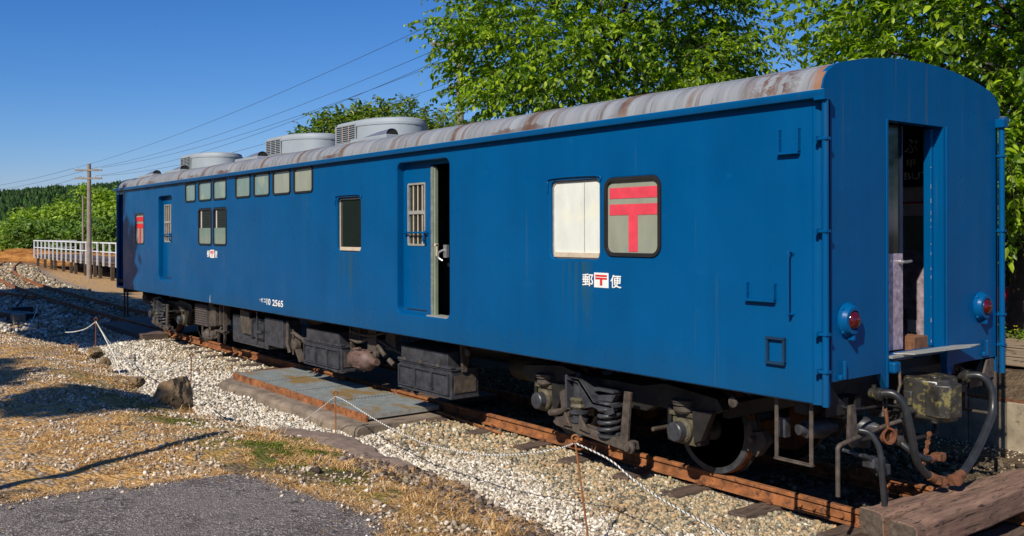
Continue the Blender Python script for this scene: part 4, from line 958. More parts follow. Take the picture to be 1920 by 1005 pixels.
m = MB(); m.box(.0, .10, -.88, -.72, .45, .52); m.box(.06, .12, -.80, -.68, .38, .46); m.tube([(-.1, -1.0, .58), (.02, -.85, .52), (.06, -.70, .46)], .016, 6); m.build('hose_bracket', M_greyblk, car, bevel=.005)

# ================================================================== TRACK
def rail_path(off, x0=4.5, x1=-84):
    xs_ = list(np.arange(x0, -24, -2.0))+list(np.arange(-24, x1, -1.5))
    P = []
    for x in xs_:
        y = float(track_y(x)); dy = float(track_y(x-.5)-track_y(x+.5)); n = Vector((dy, 1.0)).normalized()
        P.append((x+n.x*off, y+n.y*off, n))
    return P
RP = [(-.062, -.13), (-.062, -.120), (-.012, -.105), (-.009, -.04), (-.0325, -.028), (-.0325, -.006), (-.026, 0), (.026, 0), (.0325, -.006), (.0325, -.028), (.009, -.04), (.012, -.105), (.062, -.120), (.062, -.13)]
for off, lab in ((-.566, 'rusty steel rail nearest the camera, running under the blue carriage'), (.566, 'rusty steel rail on the far side of the track, mostly in the carriage shade')):
    m = MB(); m.rings([[(x+n.x*a, y+n.y*a, z) for a, z in RP] for x, y, n in rail_path(off)])
    r = m.build('rail', M_rust, None, smooth=30, origin=(0, off, -.13)); tag(r, lab, 'rail', 'rails of the track')
    for xj in (-.55, -8.9):   # fish plates with bolts
        for s2 in (-1, 1):
            m = MB()
            y = off+s2*.022; m.box(xj-.28, xj+.28, min(y, y+s2*.022), max(y, y+s2*.022), -.10, -.040)
            for k in range(4): m.cyl((xj-.20+k*.134, y, -.07), (xj-.20+k*.134, y+s2*.05, -.07), .017, 6)
            m.build('fish_plate', M_rust, r, bevel=.003)
    for k, x in enumerate((-1.06, -1.86, -2.60, -3.42, -4.22, -5.22)):
        y0 = off
        for s2 in (-1, 1): m = MB(); m.box(x-.022, x+.022, y0+s2*.058, y0+s2*.095, -.13, -.112); m.cyl((x, y0+s2*.08, -.13), (x, y0+s2*.08, -.095), .014, 6); m.build('rail_spike', M_rustdk, r)
M_wood = None
def wood_mat(name, a, b_, stretch):
    m, t, b = nodes(name); g = coords(t)
    n1 = noise(t, g, 1, 6, .7, stretch); c = ramp(t, n1, .3, .72, a, b_)
    c = mix(t, ramp(t, noise(t, g, 1, 3, .5, tuple(s*2.2 for s in stretch)), .62, .66), c, tuple(v*.3 for v in a))
    c = mix(t, math_(t, 'MULTIPLY', ramp(t, noise(t, g, 4, 5, .6), .6, .7), .5), c, (.16, .08, .04))
    ck = ramp(t, math_(t, 'ABSOLUTE', math_(t, 'SUBTRACT', noise(t, g, 1, 5, .6, tuple(s*.45 for s in stretch)), .5)), .002, .009, (1, 1, 1), (0, 0, 0)); c = mix(t, ck, c, (.018, .012, .01))
    t.links.new(c, b.inputs['Base Color']); b.inputs['Roughness'].default_value = .85; bump(t, b, n1, .5, .008); return m
M_tie = wood_mat('sleeper_wood', (.05, .034, .026), (.15, .10, .075), (22, 2.2, 22))
M_beam = wood_mat('weathered_timber', (.095, .052, .034), (.29, .175, .125), (26, 1.8, 26))
M_beamend = simple('timber_end_grain', (.085, .062, .045), .9, var=.5, scale=25, bmp=.8, bscale=40)
ties = [1.35-.8*k for k in range(3)]+[-1.06, -1.86, -2.60, -3.42, -4.22, -5.22, -6.10]+[-6.9-.8*k for k in range(72)]
tm = MB(); tm.box(-.10, .10, -1.05, 1.05, -.12, 0)
tie0 = tm.build('sleeper', M_tie, None, bevel=.010, origin=(0, 0, -.12)); 
rr_ = random.Random(4)
tie_pos = []
for i, x in enumerate(ties):
    o = tie0 if i == 0 else tie0.copy()
    if i: C.objects.link(o)
    y = float(track_y(x)); sl_ = float(track_y(x-.5)-track_y(x+.5))
    o.location = (x, y+rr_.uniform(-.05, .05), -.255+rr_.uniform(-.012, .004)); o.rotation_euler = (0, 0, sl_*-1+rr_.uniform(-.03, .03))
    SL = {-1.06: 'wooden sleeper whose end shows just left of the timber stops', -1.86: 'wooden sleeper whose broad end shows below the rightmost wheel', -2.60: 'wooden sleeper with its end right of the leaning orange stake', -3.42: 'half buried reddish sleeper end behind the leaning orange stake', -4.22: 'wooden sleeper end between the leaning stake and the steel rod', -5.22: 'wooden sleeper end beside the thin rusty rod', -6.10: 'wooden sleeper end touching the right side of the concrete slab'}
    lab = SL.get(x, 'wooden sleeper under the timber stops at the lower right' if x > 0 else ('dark sleeper under the carriage left of the concrete slab corner' if x > -20 else 'weathered sleeper in the open track left of the carriage'))
    tag(o, lab, 'sleeper', 'wooden sleepers under the rails')
    tie_pos.append((x, y))
tie_pos = np.array(tie_pos)

# ================================================================== STONES
ICO = []
t_ = (1+5**.5)/2
ICV = np.array([(-1, t_, 0), (1, t_, 0), (-1, -t_, 0), (1, -t_, 0), (0, -1, t_), (0, 1, t_), (0, -1, -t_), (0, 1, -t_), (t_, 0, -1), (t_, 0, 1), (-t_, 0, -1), (-t_, 0, 1)])/math.sqrt(1+t_*t_)
ICF = np.array([(0, 11, 5), (0, 5, 1), (0, 1, 7), (0, 7, 10), (0, 10, 11), (1, 5, 9), (5, 11, 4), (11, 10, 2), (10, 7, 6), (7, 1, 8), (3, 9, 4), (3, 4, 2), (3, 2, 6), (3, 6, 8), (3, 8, 9), (4, 9, 5), (2, 4, 11), (6, 2, 10), (8, 6, 7), (9, 8, 1)])
def stones(name, x, y, r, mat, lift=.25, flat=.7, seed=0, label=None, cat=None, z0=None):
    g = np.random.default_rng(seed); n = len(x)
    base = ICV[None]*g.uniform(.5, 1.3, (n, 12, 1))*np.stack([g.uniform(.8, 1.35, n), g.uniform(.7, 1.1, n), g.uniform(.5, .9, n)*flat/.7], -1)[:, None]
    q = g.normal(size=(n, 4)); q[:, 1:3] *= .35; q /= np.linalg.norm(q, axis=1)[:, None]
    w_, a, b, c = q.T
    Rm = np.stack([1-2*(b*b+c*c), 2*(a*b-c*w_), 2*(a*c+b*w_), 2*(a*b+c*w_), 1-2*(a*a+c*c), 2*(b*c-a*w_), 2*(a*c-b*w_), 2*(b*c+a*w_), 1-2*(a*a+b*b)], -1).reshape(n, 3, 3)
    P = np.einsum('nij,nkj->nki', Rm, base)*r[:, None, None]
    z = (height(x, y) if z0 is None else z0)+r*lift+g.uniform(-.3, .35, n)*r
    P += np.stack([x, y, z], -1)[:, None]
    Fs = (np.arange(n)[:, None, None]*12+ICF[None]).reshape(-1, 3)
    o = np_mesh(name, P.reshape(-1, 3), Fs, mat)
    return tag(o, label, cat, kind='stuff')
def island_mat(name, stops, rough=.8, stain=None):
    m, t, b = nodes(name); g = N(t, 'ShaderNodeNewGeometry')
    c = multiramp(t, g.outputs['Random Per Island'], stops)
    nn = noise(t, g.outputs['Position'], 45, 5, .6); c = mix(t, .35, c, ramp(t, nn, .3, .7, (.45,)*3, (1,)*3), 'MULTIPLY')
    if stain: c = mix(t, math_(t, 'MULTIPLY', ramp(t, noise(t, g.outputs['Position'], 1.4, 5, .6), .55, .7), .6), c, stain)
    t.links.new(c, b.inputs['Base Color']); b.inputs['Roughness'].default_value = rough; b.inputs['Specular IOR Level'].default_value = .25
    return m
M_whitestone = island_mat('white_gravel_stone', [(0, (.16, .13, .095)), (.16, (.32, .27, .20)), (.34, (.52, .45, .355)), (.6, (.66, .59, .48)), (.85, (.78, .71, .60)), (1, (.90, .86, .79))])
M_ballast = island_mat('ballast_stone', [(0, (.09, .085, .07)), (.2, (.22, .20, .145)), (.4, (.38, .28, .155)), (.6, (.50, .39, .24)), (.8, (.34, .32, .24)), (.9, (.55, .33, .15)), (1, (.74, .66, .52))], stain=(.22, .12, .05))
M_bankstone = island_mat('bank_stone', [(0, (.13, .09, .055)), (.3, (.34, .25, .165)), (.65, (.54, .43, .31)), (.92, (.70, .60, .46)), (1, (.86, .80, .69))])
g_ = np.random.default_rng(11); WX, WY, WR, BX, BY, BR, OX, OY, OR = [], [], [], [], [], [], [], [], []
def fill(x0, x1, y0, y1, dens, r0, r1):
    n = int((x1-x0)*(y1-y0)*dens); x = g_.uniform(x0, x1, n); y = g_.uniform(y0, y1, n); r = r0*.75+(r1*1.25-r0*.75)*g_.random(n)**1.9
    e = edge_y(x); ok = (y > e-.02) & ((x > -21) | (np.abs(y-track_y(x)) < 2.1+1.2*(y < track_y(x))))
    yy = y-track_y(x)
    tp_ = np.sort(tie_pos[:, 0]); ii = np.clip(np.searchsorted(tp_, x), 1, len(tp_)-1); near = np.minimum(np.abs(tp_[ii]-x), np.abs(tp_[ii-1]-x))
    tie = (near < .11) & (np.abs(yy) < 1.06); ok &= ~(tie & (g_.random(n) < .72+.25*vnoise(x, y, .7, 3)))
    ok &= ~((np.abs(np.abs(yy)-.566) < .075)); ok &= ~((x > -11.2) & (x < -6.15) & (y > -2.02) & (y < -.62))
    ok &= ~((x > .02) & (x < .78) & (y > -1.3) & (y < 2))
    wh = g_.random(n) < sm((-1.42-.35*sm((x+2.4)/1.2)-yy+(vnoise(x, y, .8, 21)-.5)*1.1)/.6+.5)*.93+.05
    wh |= (x < -9) & (yy < -.7) & (g_.random(n) < .55)
    wh &= ~((x < -19) & (g_.random(n) < .5))
    painted_shade = (yy > -.5)&(x > -21); wh &= ~painted_shade; OX.append(x[ok & painted_shade]); OY.append(y[ok & painted_shade]); OR.append(r[ok & painted_shade]); wh = wh & ok; ob_ = ok & ~wh & ~painted_shade  # stones under the carriage get a darker colour that stands in for shade
    for lst, mk in ((WX, wh), (BX, ob_)): lst.append(x[ok & mk])
    for lst, mk in ((WY, wh), (BY, ob_)): lst.append(y[ok & mk])
    for lst, mk in ((WR, wh), (BR, ob_)): lst.append(r[ok & mk])
fill(-4.5, 2.2, -3.6, -.5, 2500, .0105, .0205)
fill(-9.2, -4.5, -4.0, -.5, 1650, .012, .024)
fill(-9.2, 2.2, -.5, 2.3, 330, .018, .034)
fill(-21, -9.2, -4.2, -.5, 640, .017, .031)
fill(-21, -9.2, -.5, 1.6, 130, .03, .05)
fill(-44, -21, -5, 3.2, 85, .045, .075)
fill(-78, -44, -7, 6.5, 22, .06, .11)
cat_ = np.concatenate
bx_, by_, br_ = cat_(BX), cat_(BY), cat_(BR); br_ = np.where(bx_ > -9, br_*1.22, br_)
stones('white_gravel', cat_(WX), cat_(WY), cat_(WR), M_whitestone, seed=5, label='white crushed gravel lying between the track and the grassy edge', cat='gravel')
stones('ballast', bx_, by_, br_, M_ballast, seed=6, label='brown and grey ballast stones around the rails and sleepers', cat='ballast')
stones('shade_painted_ballast', cat_(OX), cat_(OY), cat_(OR)*1.1, island_mat('shade_painted_stone', [(0, (.03, .024, .018)), (.4, (.075, .058, .04)), (.8, (.14, .11, .075)), (1, (.26, .21, .15))]), seed=7, label='ballast coloured darker to deepen the shade between and behind the rails under the carriage', cat='ballast')
n = 60000; x = g_.uniform(-20, 1.5, n); y = edge_y(x)-g_.uniform(0, 1, n)**1.2*3.2
keep = (vnoise(x, y, .55, 31)*.6+vnoise(x, y, .17, 32)*.4 > .52) & (y > -7) & ~((x > -3.3) & (y < -4.45)); x, y = x[keep], y[keep]
stones('bank_pebbles', x, y, g_.uniform(.15, 1, len(x))**3*.019+.004+.012*(g_.random(len(x)) < .01), M_bankstone, seed=8, label='grey and white pebbles strewn through the dry grass bank', cat='pebbles')
ol = np.array([p for p in outl if p[1] > -7.5 and p[0] < 1.5]); k = g_.integers(0, len(ol), 1500); oxy = ol[k]+g_.normal(0, .10, (1500, 2))
stones('asphalt_grit', oxy[:, 0], oxy[:, 1], g_.uniform(.1, 1, 1500)**4*.016+.0025, M_bankstone, seed=14, label='loose grit scattered along the asphalt edge', cat='grit', z0=.408)
# loose litter of small stones on the brown strip beyond the track
n = 2500; x = g_.uniform(-6, 3, n); y = g_.uniform(1.9, 3.0, n)
stones('path_grit', x, y, g_.uniform(.005, .016, n), M_bankstone, seed=9, label='fine grit on the brown strip between the track and the block wall', cat='grit')

# ================================================================== DRY GRASS
def blades(name, x, y, ln, up, mat, label, seed, wid=.0022, z0=None):
    g = np.random.default_rng(seed); n = len(x); a = g.uniform(0, 2*np.pi, n)
    d = np.stack([np.cos(a), np.sin(a), np.zeros(n)], -1); sd = np.stack([-np.sin(a), np.cos(a), np.zeros(n)], -1)*wid*g.uniform(.6, 1.5, n)[:, None]
    dist = np.sqrt((x-4)**2+(y+7.5)**2); sd *= np.clip(dist/6, 1, 3)[:, None]
    p0 = np.stack([x, y, height(x, y) if z0 is None else z0], -1); U = np.array([0, 0, 1.])
    up = up[:, None]; ln = ln[:, None]
    p1 = p0+d*ln*.45*(1-up*.5)+U*ln*.6*up; p2 = p0+d*ln*(1-.35*up)+U*ln*(.75*up-.05)+g.normal(0, .12, (n, 3))*ln
    Vv = np.stack([p0-sd, p0+sd, p1+sd*.8, p1-sd*.8, p2+sd*.15, p2-sd*.15], 1).reshape(-1, 3)
    f = np.array([(0, 1, 2, 3), (3, 2, 4, 5)]); Ff = (np.arange(n)[:, None, None]*6+f[None]).reshape(-1, 4)
    return tag(np_mesh(name, Vv, Ff, mat), label, 'grass', kind='stuff')
M_straw = island_mat('dry_straw', [(0, (.20, .095, .03)), (.3, (.50, .27, .085)), (.65, (.76, .455, .17)), (.9, (.88, .64, .33)), (1, (.38, .18, .06))], .7)
M_greenblade = island_mat('sparse_green', [(0, (.09, .11, .012)), (.6, (.19, .21, .025)), (1, (.30, .29, .05))], .7)
n = 150000; x = g_.uniform(-20, 1.2, n); x = np.where(g_.random(n) < .5, g_.uniform(-6, .6, n), x); y = edge_y(x)-g_.uniform(-.03, 1, n)*2.6
dn = vnoise(x, y, .45, 41)*.55+vnoise(x, y, .13, 42)*.45
nearedge = np.exp(-((edge_y(x)-y-.55)/.55)**2)*((x > -3.6)*1.); strip = np.exp(-((edge_y(x)-y-.15)/.22)**2)*(x < -6)
keep = (dn+nearedge*.14+strip*.3 > .55) & (vnoise(x, y, .33, 91)+.5*(x < -3.5) > .40) & ~((x > -3.15) & (y < -4.60)) & ~((x > -5.2) & (edge_y(x)-y < .10)); x, y = x[keep], y[keep]
ne = nearedge[keep]
blades('dry_grass', x, y, g_.uniform(.03, .075, len(x))*(1+ne*.9), np.clip(g_.uniform(-.25, .45, len(x))+ne*.1, .0, 1), M_straw, 'straw coloured dry grass matted over the stony bank', 3)
# upright tufts
TX, TY = [], []
for cx, cy, k in [(-2.75, -3.98, 60), (-.45, -3.6, 120), (-.9, -3.75, 90), (-.2, -3.9, 120), (-4.9, -3.62, 50), (-9.6, -3.6, 60), (-1.6, -3.85, 70), (-7.0, -3.8, 60), (-.7, -4.1, 80), (-13.2, -3.5, 80), (-14.4, -3.4, 80), (.2, -3.7, 120)]:
    TX += list(g_.normal(cx, .06, k)); TY += list(g_.normal(cy, .05, k))
TX, TY = np.array(TX), np.array(TY)
blades('dry_grass_tufts', TX, TY, g_.uniform(.08, .17, len(TX)), g_.uniform(.3, 1, len(TX)), M_straw, 'pale upright dry grass tufts along the broken edge', 4, .0018)
n = 14000; x = g_.normal(-3.8, 1.5, n); y = g_.normal(-3.85, .33, n); keep = (y < edge_y(x)-.08) & (vnoise(x, y, .3, 55) > .5) & ~((x > -3.2) & (y < -4.5)); x, y = x[keep], y[keep]
blades('moss_patches', x, y, g_.uniform(.012, .03, len(x)), g_.uniform(.3, .9, len(x)), M_greenblade, 'yellow green moss and short grass growing on the bank', 5)

ol = np.array([p for p in outl if p[1] > -7.5 and p[0] < 1.5]); k = g_.integers(0, len(ol), 9000); oxy = ol[k]+g_.normal(0, .045, (9000, 2))*np.array([1, 1]); kk = vnoise(oxy[:, 0], oxy[:, 1], .22, 77) > .42; oxy = oxy[kk]
blades('straw_litter', oxy[:, 0], oxy[:, 1], g_.uniform(.02, .07, len(oxy)), g_.uniform(0, .5, len(oxy)), M_straw, 'dry straw spilling over the ragged asphalt edge', 13, .0018, z0=np.maximum(height(oxy[:, 0], oxy[:, 1]), .408))
# stone edging strip along the ledge
def edging():
    m = MB(); pts = []; n = 60
    for i in range(n+1):
        x = -5.35+i*(2.35/n); e = float(edge_y(x)); wd = .34+.16*float(vnoise(x, 0, .8, 61)); t = min(1, i/6, (n-i)/16)
        zt = .185+.03*float(vnoise(x, 3, .4, 62)); jag = (float(vnoise(x, 7, .11, 63))-.5)*.07
        pts.append([(x, e+.10+jag, -.36), (x, e+.085+jag, zt-.20), (x, e+.07+jag*1.2, zt-.03), (x, e+.03+jag, zt), (x, e-wd*t*.5, zt+.015*t), (x, e-wd*t, zt-.005), (x, e-wd*t-.03, .08)])
    m.rings(pts, cap=False, close=False)
    return m.build('concrete_edging', simple('crumbled_brown_concrete', (.21, .15, .11), .95, var=.4, scale=5, rust=(.10, .075, .06), rust_at=.57, bmp=1., bscale=22), None, origin=(-2, -3.1, -.3))
tag(edging(), 'crumbling brown concrete edging along the ledge above the white gravel', 'kerb')
def boulder(name, c, r, mat, label, cat, seed, sub=4, group=None):
    bm = bmesh.new(); bmesh.ops.create_icosphere(bm, subdivisions=sub, radius=1); rg = random.Random(seed)
    planes = [(Vector((rg.gauss(0, 1), rg.gauss(0, 1), rg.gauss(0, .8))).normalized(), rg.uniform(.62, .92)) for _ in range(16)]
    for v in bm.verts:
        d = v.co.normalized(); s = 1.
        for n_, k in planes:
            q = d.dot(n_)
            if q > 0: s = min(s, k/q)
        s += .03*math.sin(d.x*9+d.y*13)+.015*math.sin(d.z*31+d.x*23); v.co = Vector((d.x*s*r[0], d.y*s*r[1], d.z*s*r[2]))+Vector(c)
    me = bpy.data.meshes.new(name); bm.to_mesh(me); bm.free(); o = link_mesh(name, me, mat, None, (c[0], c[1], c[2]-r[2])); return tag(o, label, cat, group)
M_rock = simple('mossy_boulder', (.19, .125, .065), .95, var=.45, scale=6, rust=(.07, .075, .025), rust_at=.56, bmp=1, bscale=18)
boulder('boulder', (-8.15, -3.62, .18), (.34, .26, .30), M_rock, 'brown boulder with moss beside the second rope stake', 'rock', 5)
for c, r, lab, s in (((-12.6, -3.38, .08), (.15, .12, .12), 'small grey rock at the foot of the stake with white ropes', 7), ((-13.9, -3.2, .12), (.22, .16, .13), 'pale flat rock set in the rusty coloured dry grass', 8), ((-10.4, -3.5, .06), (.20, .16, .13), 'low brown rock in the grassy edge between two stakes', 9)):
    boulder('rock', c, r, M_rock, lab, 'rock', s, 3)

n = 5200; x = g_.uniform(-3.7, 1.4, n); y = edge_y(x)-np.abs(g_.normal(-.05, .32, n))*np.sign(g_.random(n)-.22)
stones('edge_rubble', x, y, g_.uniform(.25, 1, n)**3*.034+.007, island_mat('dark_rubble', [(0, (.045, .032, .027)), (.4, (.12, .085, .062)), (.8, (.25, .185, .14)), (1, (.42, .34, .27))]), seed=19, label='dark broken rubble along the crumbling edge', cat='rubble')

# ================================================================== CROSSING GRATE AND ITS SLAB
M_conc = simple('old_concrete', (.20, .155, .115), .95, var=.35, scale=3.5, rust=(.11, .085, .06), rust_at=.55, bmp=.9, bscale=25)
m = MB(); pts = []
nn_ = 60
for i in range(nn_+1):
    x = -11.25+i*(5.1/nn_); j = (float(vnoise(x, 1, .35, 71))-.5)*.10; f = -2.03+j+ (.35*max(0, (.35-(x+11.25))/.35) if x < -10.9 else 0)
    zt = -.13+.012*float(vnoise(x, 2, .3, 72)); pts.append([(x, -.66, -.45), (x, -.66, zt+.01), (x, f+.06, zt), (x, f+.02, zt-.015), (x, f, zt-.05), (x, f-.02, -.45)])
m.rings(pts, cap=True); sl = m.build('concrete_slab', M_conc, None, origin=(-8.7, -1.3, -.4), bevel=.0)
tag(sl, 'old brown concrete slab carrying the steel grating beside the rail', 'slab')
def grate_mat():
    m, t, b = nodes('galvanised_grating'); g = coords(t)
    n1 = noise(t, g, 1, 5, .65, (1.2, 2.2, 1)); c = ramp(t, noise(t, g, 8, 4, .6), .3, .7, (.20, .225, .225), (.30, .325, .32))
    c = mix(t, ramp(t, n1, .52, .60), c, (.27, .18, .07)); c = mix(t, ramp(t, noise(t, g, 6, 6, .7), .64, .68), c, (.20, .08, .02))
    t.links.new(c, b.inputs['Base Color']); b.inputs['Roughness'].default_value = .6; b.inputs['Metallic'].default_value = .3; return m
M_grate = grate_mat()
gr = empty('steel_grating', (-8.65, -1.2, -.1), 'rusty framed four-panel steel grating laid beside the near rail', 'grating')
GX0, GX1, GY0, GY1 = -10.92, -6.42, -1.74, -.66
for k in range(4):
    a = GX0+(GX1-GX0)*k/4+.014; b_ = GX0+(GX1-GX0)*(k+1)/4-.014; m = MB()
    nb = 21
    for i in range(nb):
        y = GY0+.02+(GY1-GY0-.04)*i/(nb-1); m.box(a, b_, y-.014, y+.014, -.055, -.030)
    for i in range(9):
        x = a+.03+(b_-a-.06)*i/8; m.box(x-.006, x+.006, GY0+.01, GY1-.01, -.052, -.036)
    m.box(a, a+.012, GY0, GY1, -.06, -.032); m.box(b_-.012, b_, GY0, GY1, -.06, -.032)
    m.build('grating_panel', M_grate, gr)
m = MB(); m.box(GX0-.03, GX1+.02, GY0-.035, GY0-.002, -.125, -.028); m.box(GX0-.03, GX0-.001, GY0, GY1, -.12, -.029); m.box(GX0-.03, GX1, GY1, GY1+.03, -.12, -.035)
m.build('edge_beam', M_rust, gr, bevel=.004)
m = MB(); m.box(GX1-.008, GX1+.008, GY0+.002, GY1, -.09, -.031); m.build('edge_strip', M_alu, gr)
for x in np.linspace(GX0+.1, GX1-.1, 6):
    m = MB(); m.box(x-.03, x+.03, GY0-.05, GY0+.1, -.15, -.126)
    m.build('bracket', M_rust, gr)
m = MB(); m.prism([(-7.62, -.05), (-7.55, .04), (-7.48, -.05)], 'y', -.68, -.665); m.box(-9.3, -9.1, -.70, -.655, -.06, .02); m.build('stop_plate', M_rust, gr)
m = MB(); m.tube([(-6.36, -.72, -.10), (-5.9, -.74, -.11), (-5.2, -.75, -.13), (-4.9, -.75, -.14)], .018, 8); tag(m.build('steel_rod', M_rust, None), 'thin rusty rod lying along the rail foot past the grating', 'rod')
# inner crossing deck between the rails
m = MB(); m.box(-10.6, -6.6, -.46, .46, -.09, -.03); tag(m.build('crossing_board', M_tie, None, bevel=.006), 'dark timber crossing deck between the rails under the carriage', 'crossing deck')

# ================================================================== STAKES AND ROPES
M_stake = simple('rusty_stake', (.16, .055, .025), .85, var=.35, scale=14, bmp=.3)
M_stake2 = simple('orange_rusty_stake', (.27, .10, .03), .8, var=.25, scale=14, bmp=.3)
SK = [((-23.6, -2.35), .43, (-23.6, -2.35), 'dark stake standing in the shade left of the track'),
      ((-15.4, -2.84), .60, (-15.45, -2.84), 'rusty rope stake holding two white ropes by the grassy edge'),
      ((-9.80, -2.84), .48, (-9.70, -2.9), 'rusty rope stake with a ring top just behind the mossy boulder'),
      ((-6.05, -2.37), .375, (-6.05, -2.37), 'orange rusty rope stake in front of the concrete slab and grating'),
      ((-1.46, -2.58), .66, (-1.36, -2.50), 'tall leaning orange rope stake in front of the carriage bogie')]
for i, (tp, zt, bs, lab) in enumerate(SK):
    m = MB(); top = Vector((tp[0], tp[1], zt-.04)); bot = Vector((bs[0], bs[1], -.34)); r = .0085 if i != 1 else .013
    m.tube([bot, (bot+top)/2+Vector((.004, 0, 0)), top], r, 8)
    st = m.build('rope_stake', M_stake2 if i >= 3 else M_stake, None, smooth=60, origin=bot); tag(st, lab, 'stake', 'rope stakes along the ledge')
    m = MB(); R0 = .026 if i != 1 else .032
    pts = [top+Vector((R0*math.sin(a)*.6, R0*math.sin(a)*.8, R0-R0*math.cos(a))) for a in np.linspace(0, 2*math.pi, 15)]
    m.tube(pts, .009, 6); m.build('eye_ring', M_stake2 if i >= 3 else M_stake, st, smooth=60)
M_rw = simple('white_rope', (.62, .60, .56), .9, var=.12, bmp=.2, bscale=200); M_rb = simple('dark_rope_strand', (.035, .035, .04), .9, var=.2, bmp=0)
def rope(P, lab, twist=True, r=.0062, pitch=.045, white=M_rw):
    p = spline(P, 14); dense = []
    # resample
    d = [0]
    for a, b in zip(p, p[1:]): d.append(d[-1]+(b-a).length)
    n = int(d[-1]/(pitch/6)) if twist else 40; j = 0; out = []
    for i in range(n+1):
        s = d[-1]*i/n
        while j < len(d)-2 and d[j+1] < s: j += 1
        t = (s-d[j])/max(1e-6, d[j+1]-d[j]); out.append((p[j].lerp(p[j+1], t), s))
    root = empty('rope', P[0], lab, 'rope', 'ropes strung between the stakes')
    if not twist:
        m = MB(); m.tube([q for q, s in out], r, 6); m.build('strand', white, root, smooth=60); return
    for ph, mt in ((0, M_rw), (2.1, M_rw), (4.2, M_rb)):
        m = MB(); pts = []
        for i, (q, s) in enumerate(out):
            tn = (out[min(i+1, n)][0]-out[max(i-1, 0)][0]).normalized(); u = tn.cross(Vector((0, 0, 1))).normalized(); v = tn.cross(u)
            a = s/pitch*2*math.pi+ph; pts.append(q+(u*math.cos(a)+v*math.sin(a))*r*.62)
        m.tube(pts, r*.62, 5); m.build('strand', mt, root, smooth=60)
def sag(a, b, h, n=6):
    a = Vector(a); b = Vector(b); return [a.lerp(b, i/n)-Vector((0, 0, h*4*(i/n)*(1-i/n))) for i in range(n+1)]
ROPE_L = [(-1.788, -2.45, 0.492), (-2.143, -2.45, 0.386), (-2.603, -2.45, 0.279), (-3.108, -2.45, 0.203), (-3.941, -2.4, 0.132), (-4.583, -2.4, 0.164), (-5.173, -2.4, 0.232), (-5.687, -2.4, 0.313)]
ROPE_R = [(-1.102, -2.55, 0.543), (-0.871, -2.55, 0.456), (-0.549, -2.6, 0.39), (-0.198, -2.6, 0.323), (0.103, -2.6, 0.27), (0.465, -2.6, 0.223)]
ROPE_LL = [(-6.387, -2.4, 0.134), (-6.92, -2.4, -0.109), (-7.038, -2.6, -0.185), (-7.724, -2.6, -0.328), (-7.96, -2.8, -0.285), (-8.59, -2.8, -0.271), (-8.408, -3.0, -0.117)]
tops = [Vector((tp[0], tp[1], zt-.05)) for tp, zt, *_ in SK]
def ropept(x, y, dz=.012): return Vector((x, y, max(float(height(x, y)), -.3)+dz))
rope([tops[4]]+[Vector(p) for p in ROPE_L]+[tops[3]], 'black and white twisted rope between the orange stake by the grating and the leaning stake')
rope([tops[3]]+[Vector(p) for p in ROPE_LL], 'twisted rope sagging onto the gravel left of the orange stake')
rope([tops[4]]+[Vector(p) for p in ROPE_R], 'black and white twisted rope dropping from the leaning stake to the lower right corner')
rope(sag(tops[1], tops[2], .50), 'grey cord sagging between the two darker rusty stakes', False, .008, white=simple('grey_cord', (.25, .26, .24), .9))
rope([tops[1], Vector((-14.9, -2.84, .36)), Vector((-14.4, -2.85, .17)), Vector((-13.9, -2.88, .03)), ropept(-13.4, -2.9)], 'white cord falling right from the stake with two ropes', False, .010)
rope([tops[1], Vector((-15.9, -2.9, .38)), Vector((-16.4, -3.0, .28)), Vector((-16.8, -3.1, .24))], 'white cord falling left from the stake with two ropes', False, .010)
rope([tops[0], Vector((-23.1, -2.5, .20)), Vector((-22.5, -2.7, .0)), Vector((-21.6, -2.9, -.1))], 'thin white cord hanging from the far shaded stake', False, .010)

# ================================================================== TIMBER STOPS
def beam(x0, x1, y0, y1, z0, z1, rz, lab, seed, chop=False):
    bm = bmesh.new(); n = 26; rg = random.Random(seed); rings_ = []
    for i in range(n+1):
        t = i/n; y = y0+(y1-y0)*t; w = (x1-x0)/2; cx = (x0+x1)/2; jx = rg.uniform(-.006, .006); jz = rg.uniform(-.006, .006)
        b = .02; pr = [(-w+b, z0), (w-b, z0), (w, z0+b), (w, z1-b*1.4), (w-b*1.2, z1-.003), (.02, z1+.006), (-w+b, z1), (-w, z1-b)]
        if chop and i < 2: pr = [(a*.92, (z-z0)*.95+z0) for a, z in pr]
        rings_.append([bm.verts.new((cx+a+jx+rg.uniform(-.003, .003), y, z+jz+rg.uniform(-.003, .003))) for a, z in pr])
    for r0, r1 in zip(rings_, rings_[1:]):
        for k in range(8): bm.faces.new((r0[k], r0[(k+1) % 8], r1[(k+1) % 8], r1[k]))
    e0 = bm.faces.new(rings_[0][::-1]); e1 = bm.faces.new(rings_[-1]); e0.material_index = 1; e1.material_index = 1
    bmesh.ops.recalc_face_normals(bm, faces=bm.faces[:])
    me = bpy.data.meshes.new('timber_beam'); bm.to_mesh(me); bm.free()
    c = Vector(((x0+x1)/2, y0, z0)); o = link_mesh('timber_beam', me, [M_beam, M_beamend], None, c); o.rotation_euler = (0, 0, rz)
    m = o.modifiers.new('bevel', 'BEVEL'); m.width = .006; m.segments = 1; m.limit_method = 'ANGLE'
    return tag(o, lab, 'timber', 'timbers laid across the rails')
beam(.115, .33, -1.12, 2.2, .004, .20, R(-5), 'weathered square timber across the rails, the one nearer the carriage', 1)
beam(.455, .69, -1.31, 2.3, .004, .235, R(1), 'weathered thick timber across the rails with a hewn round end, farther from the carriage', 2, True)
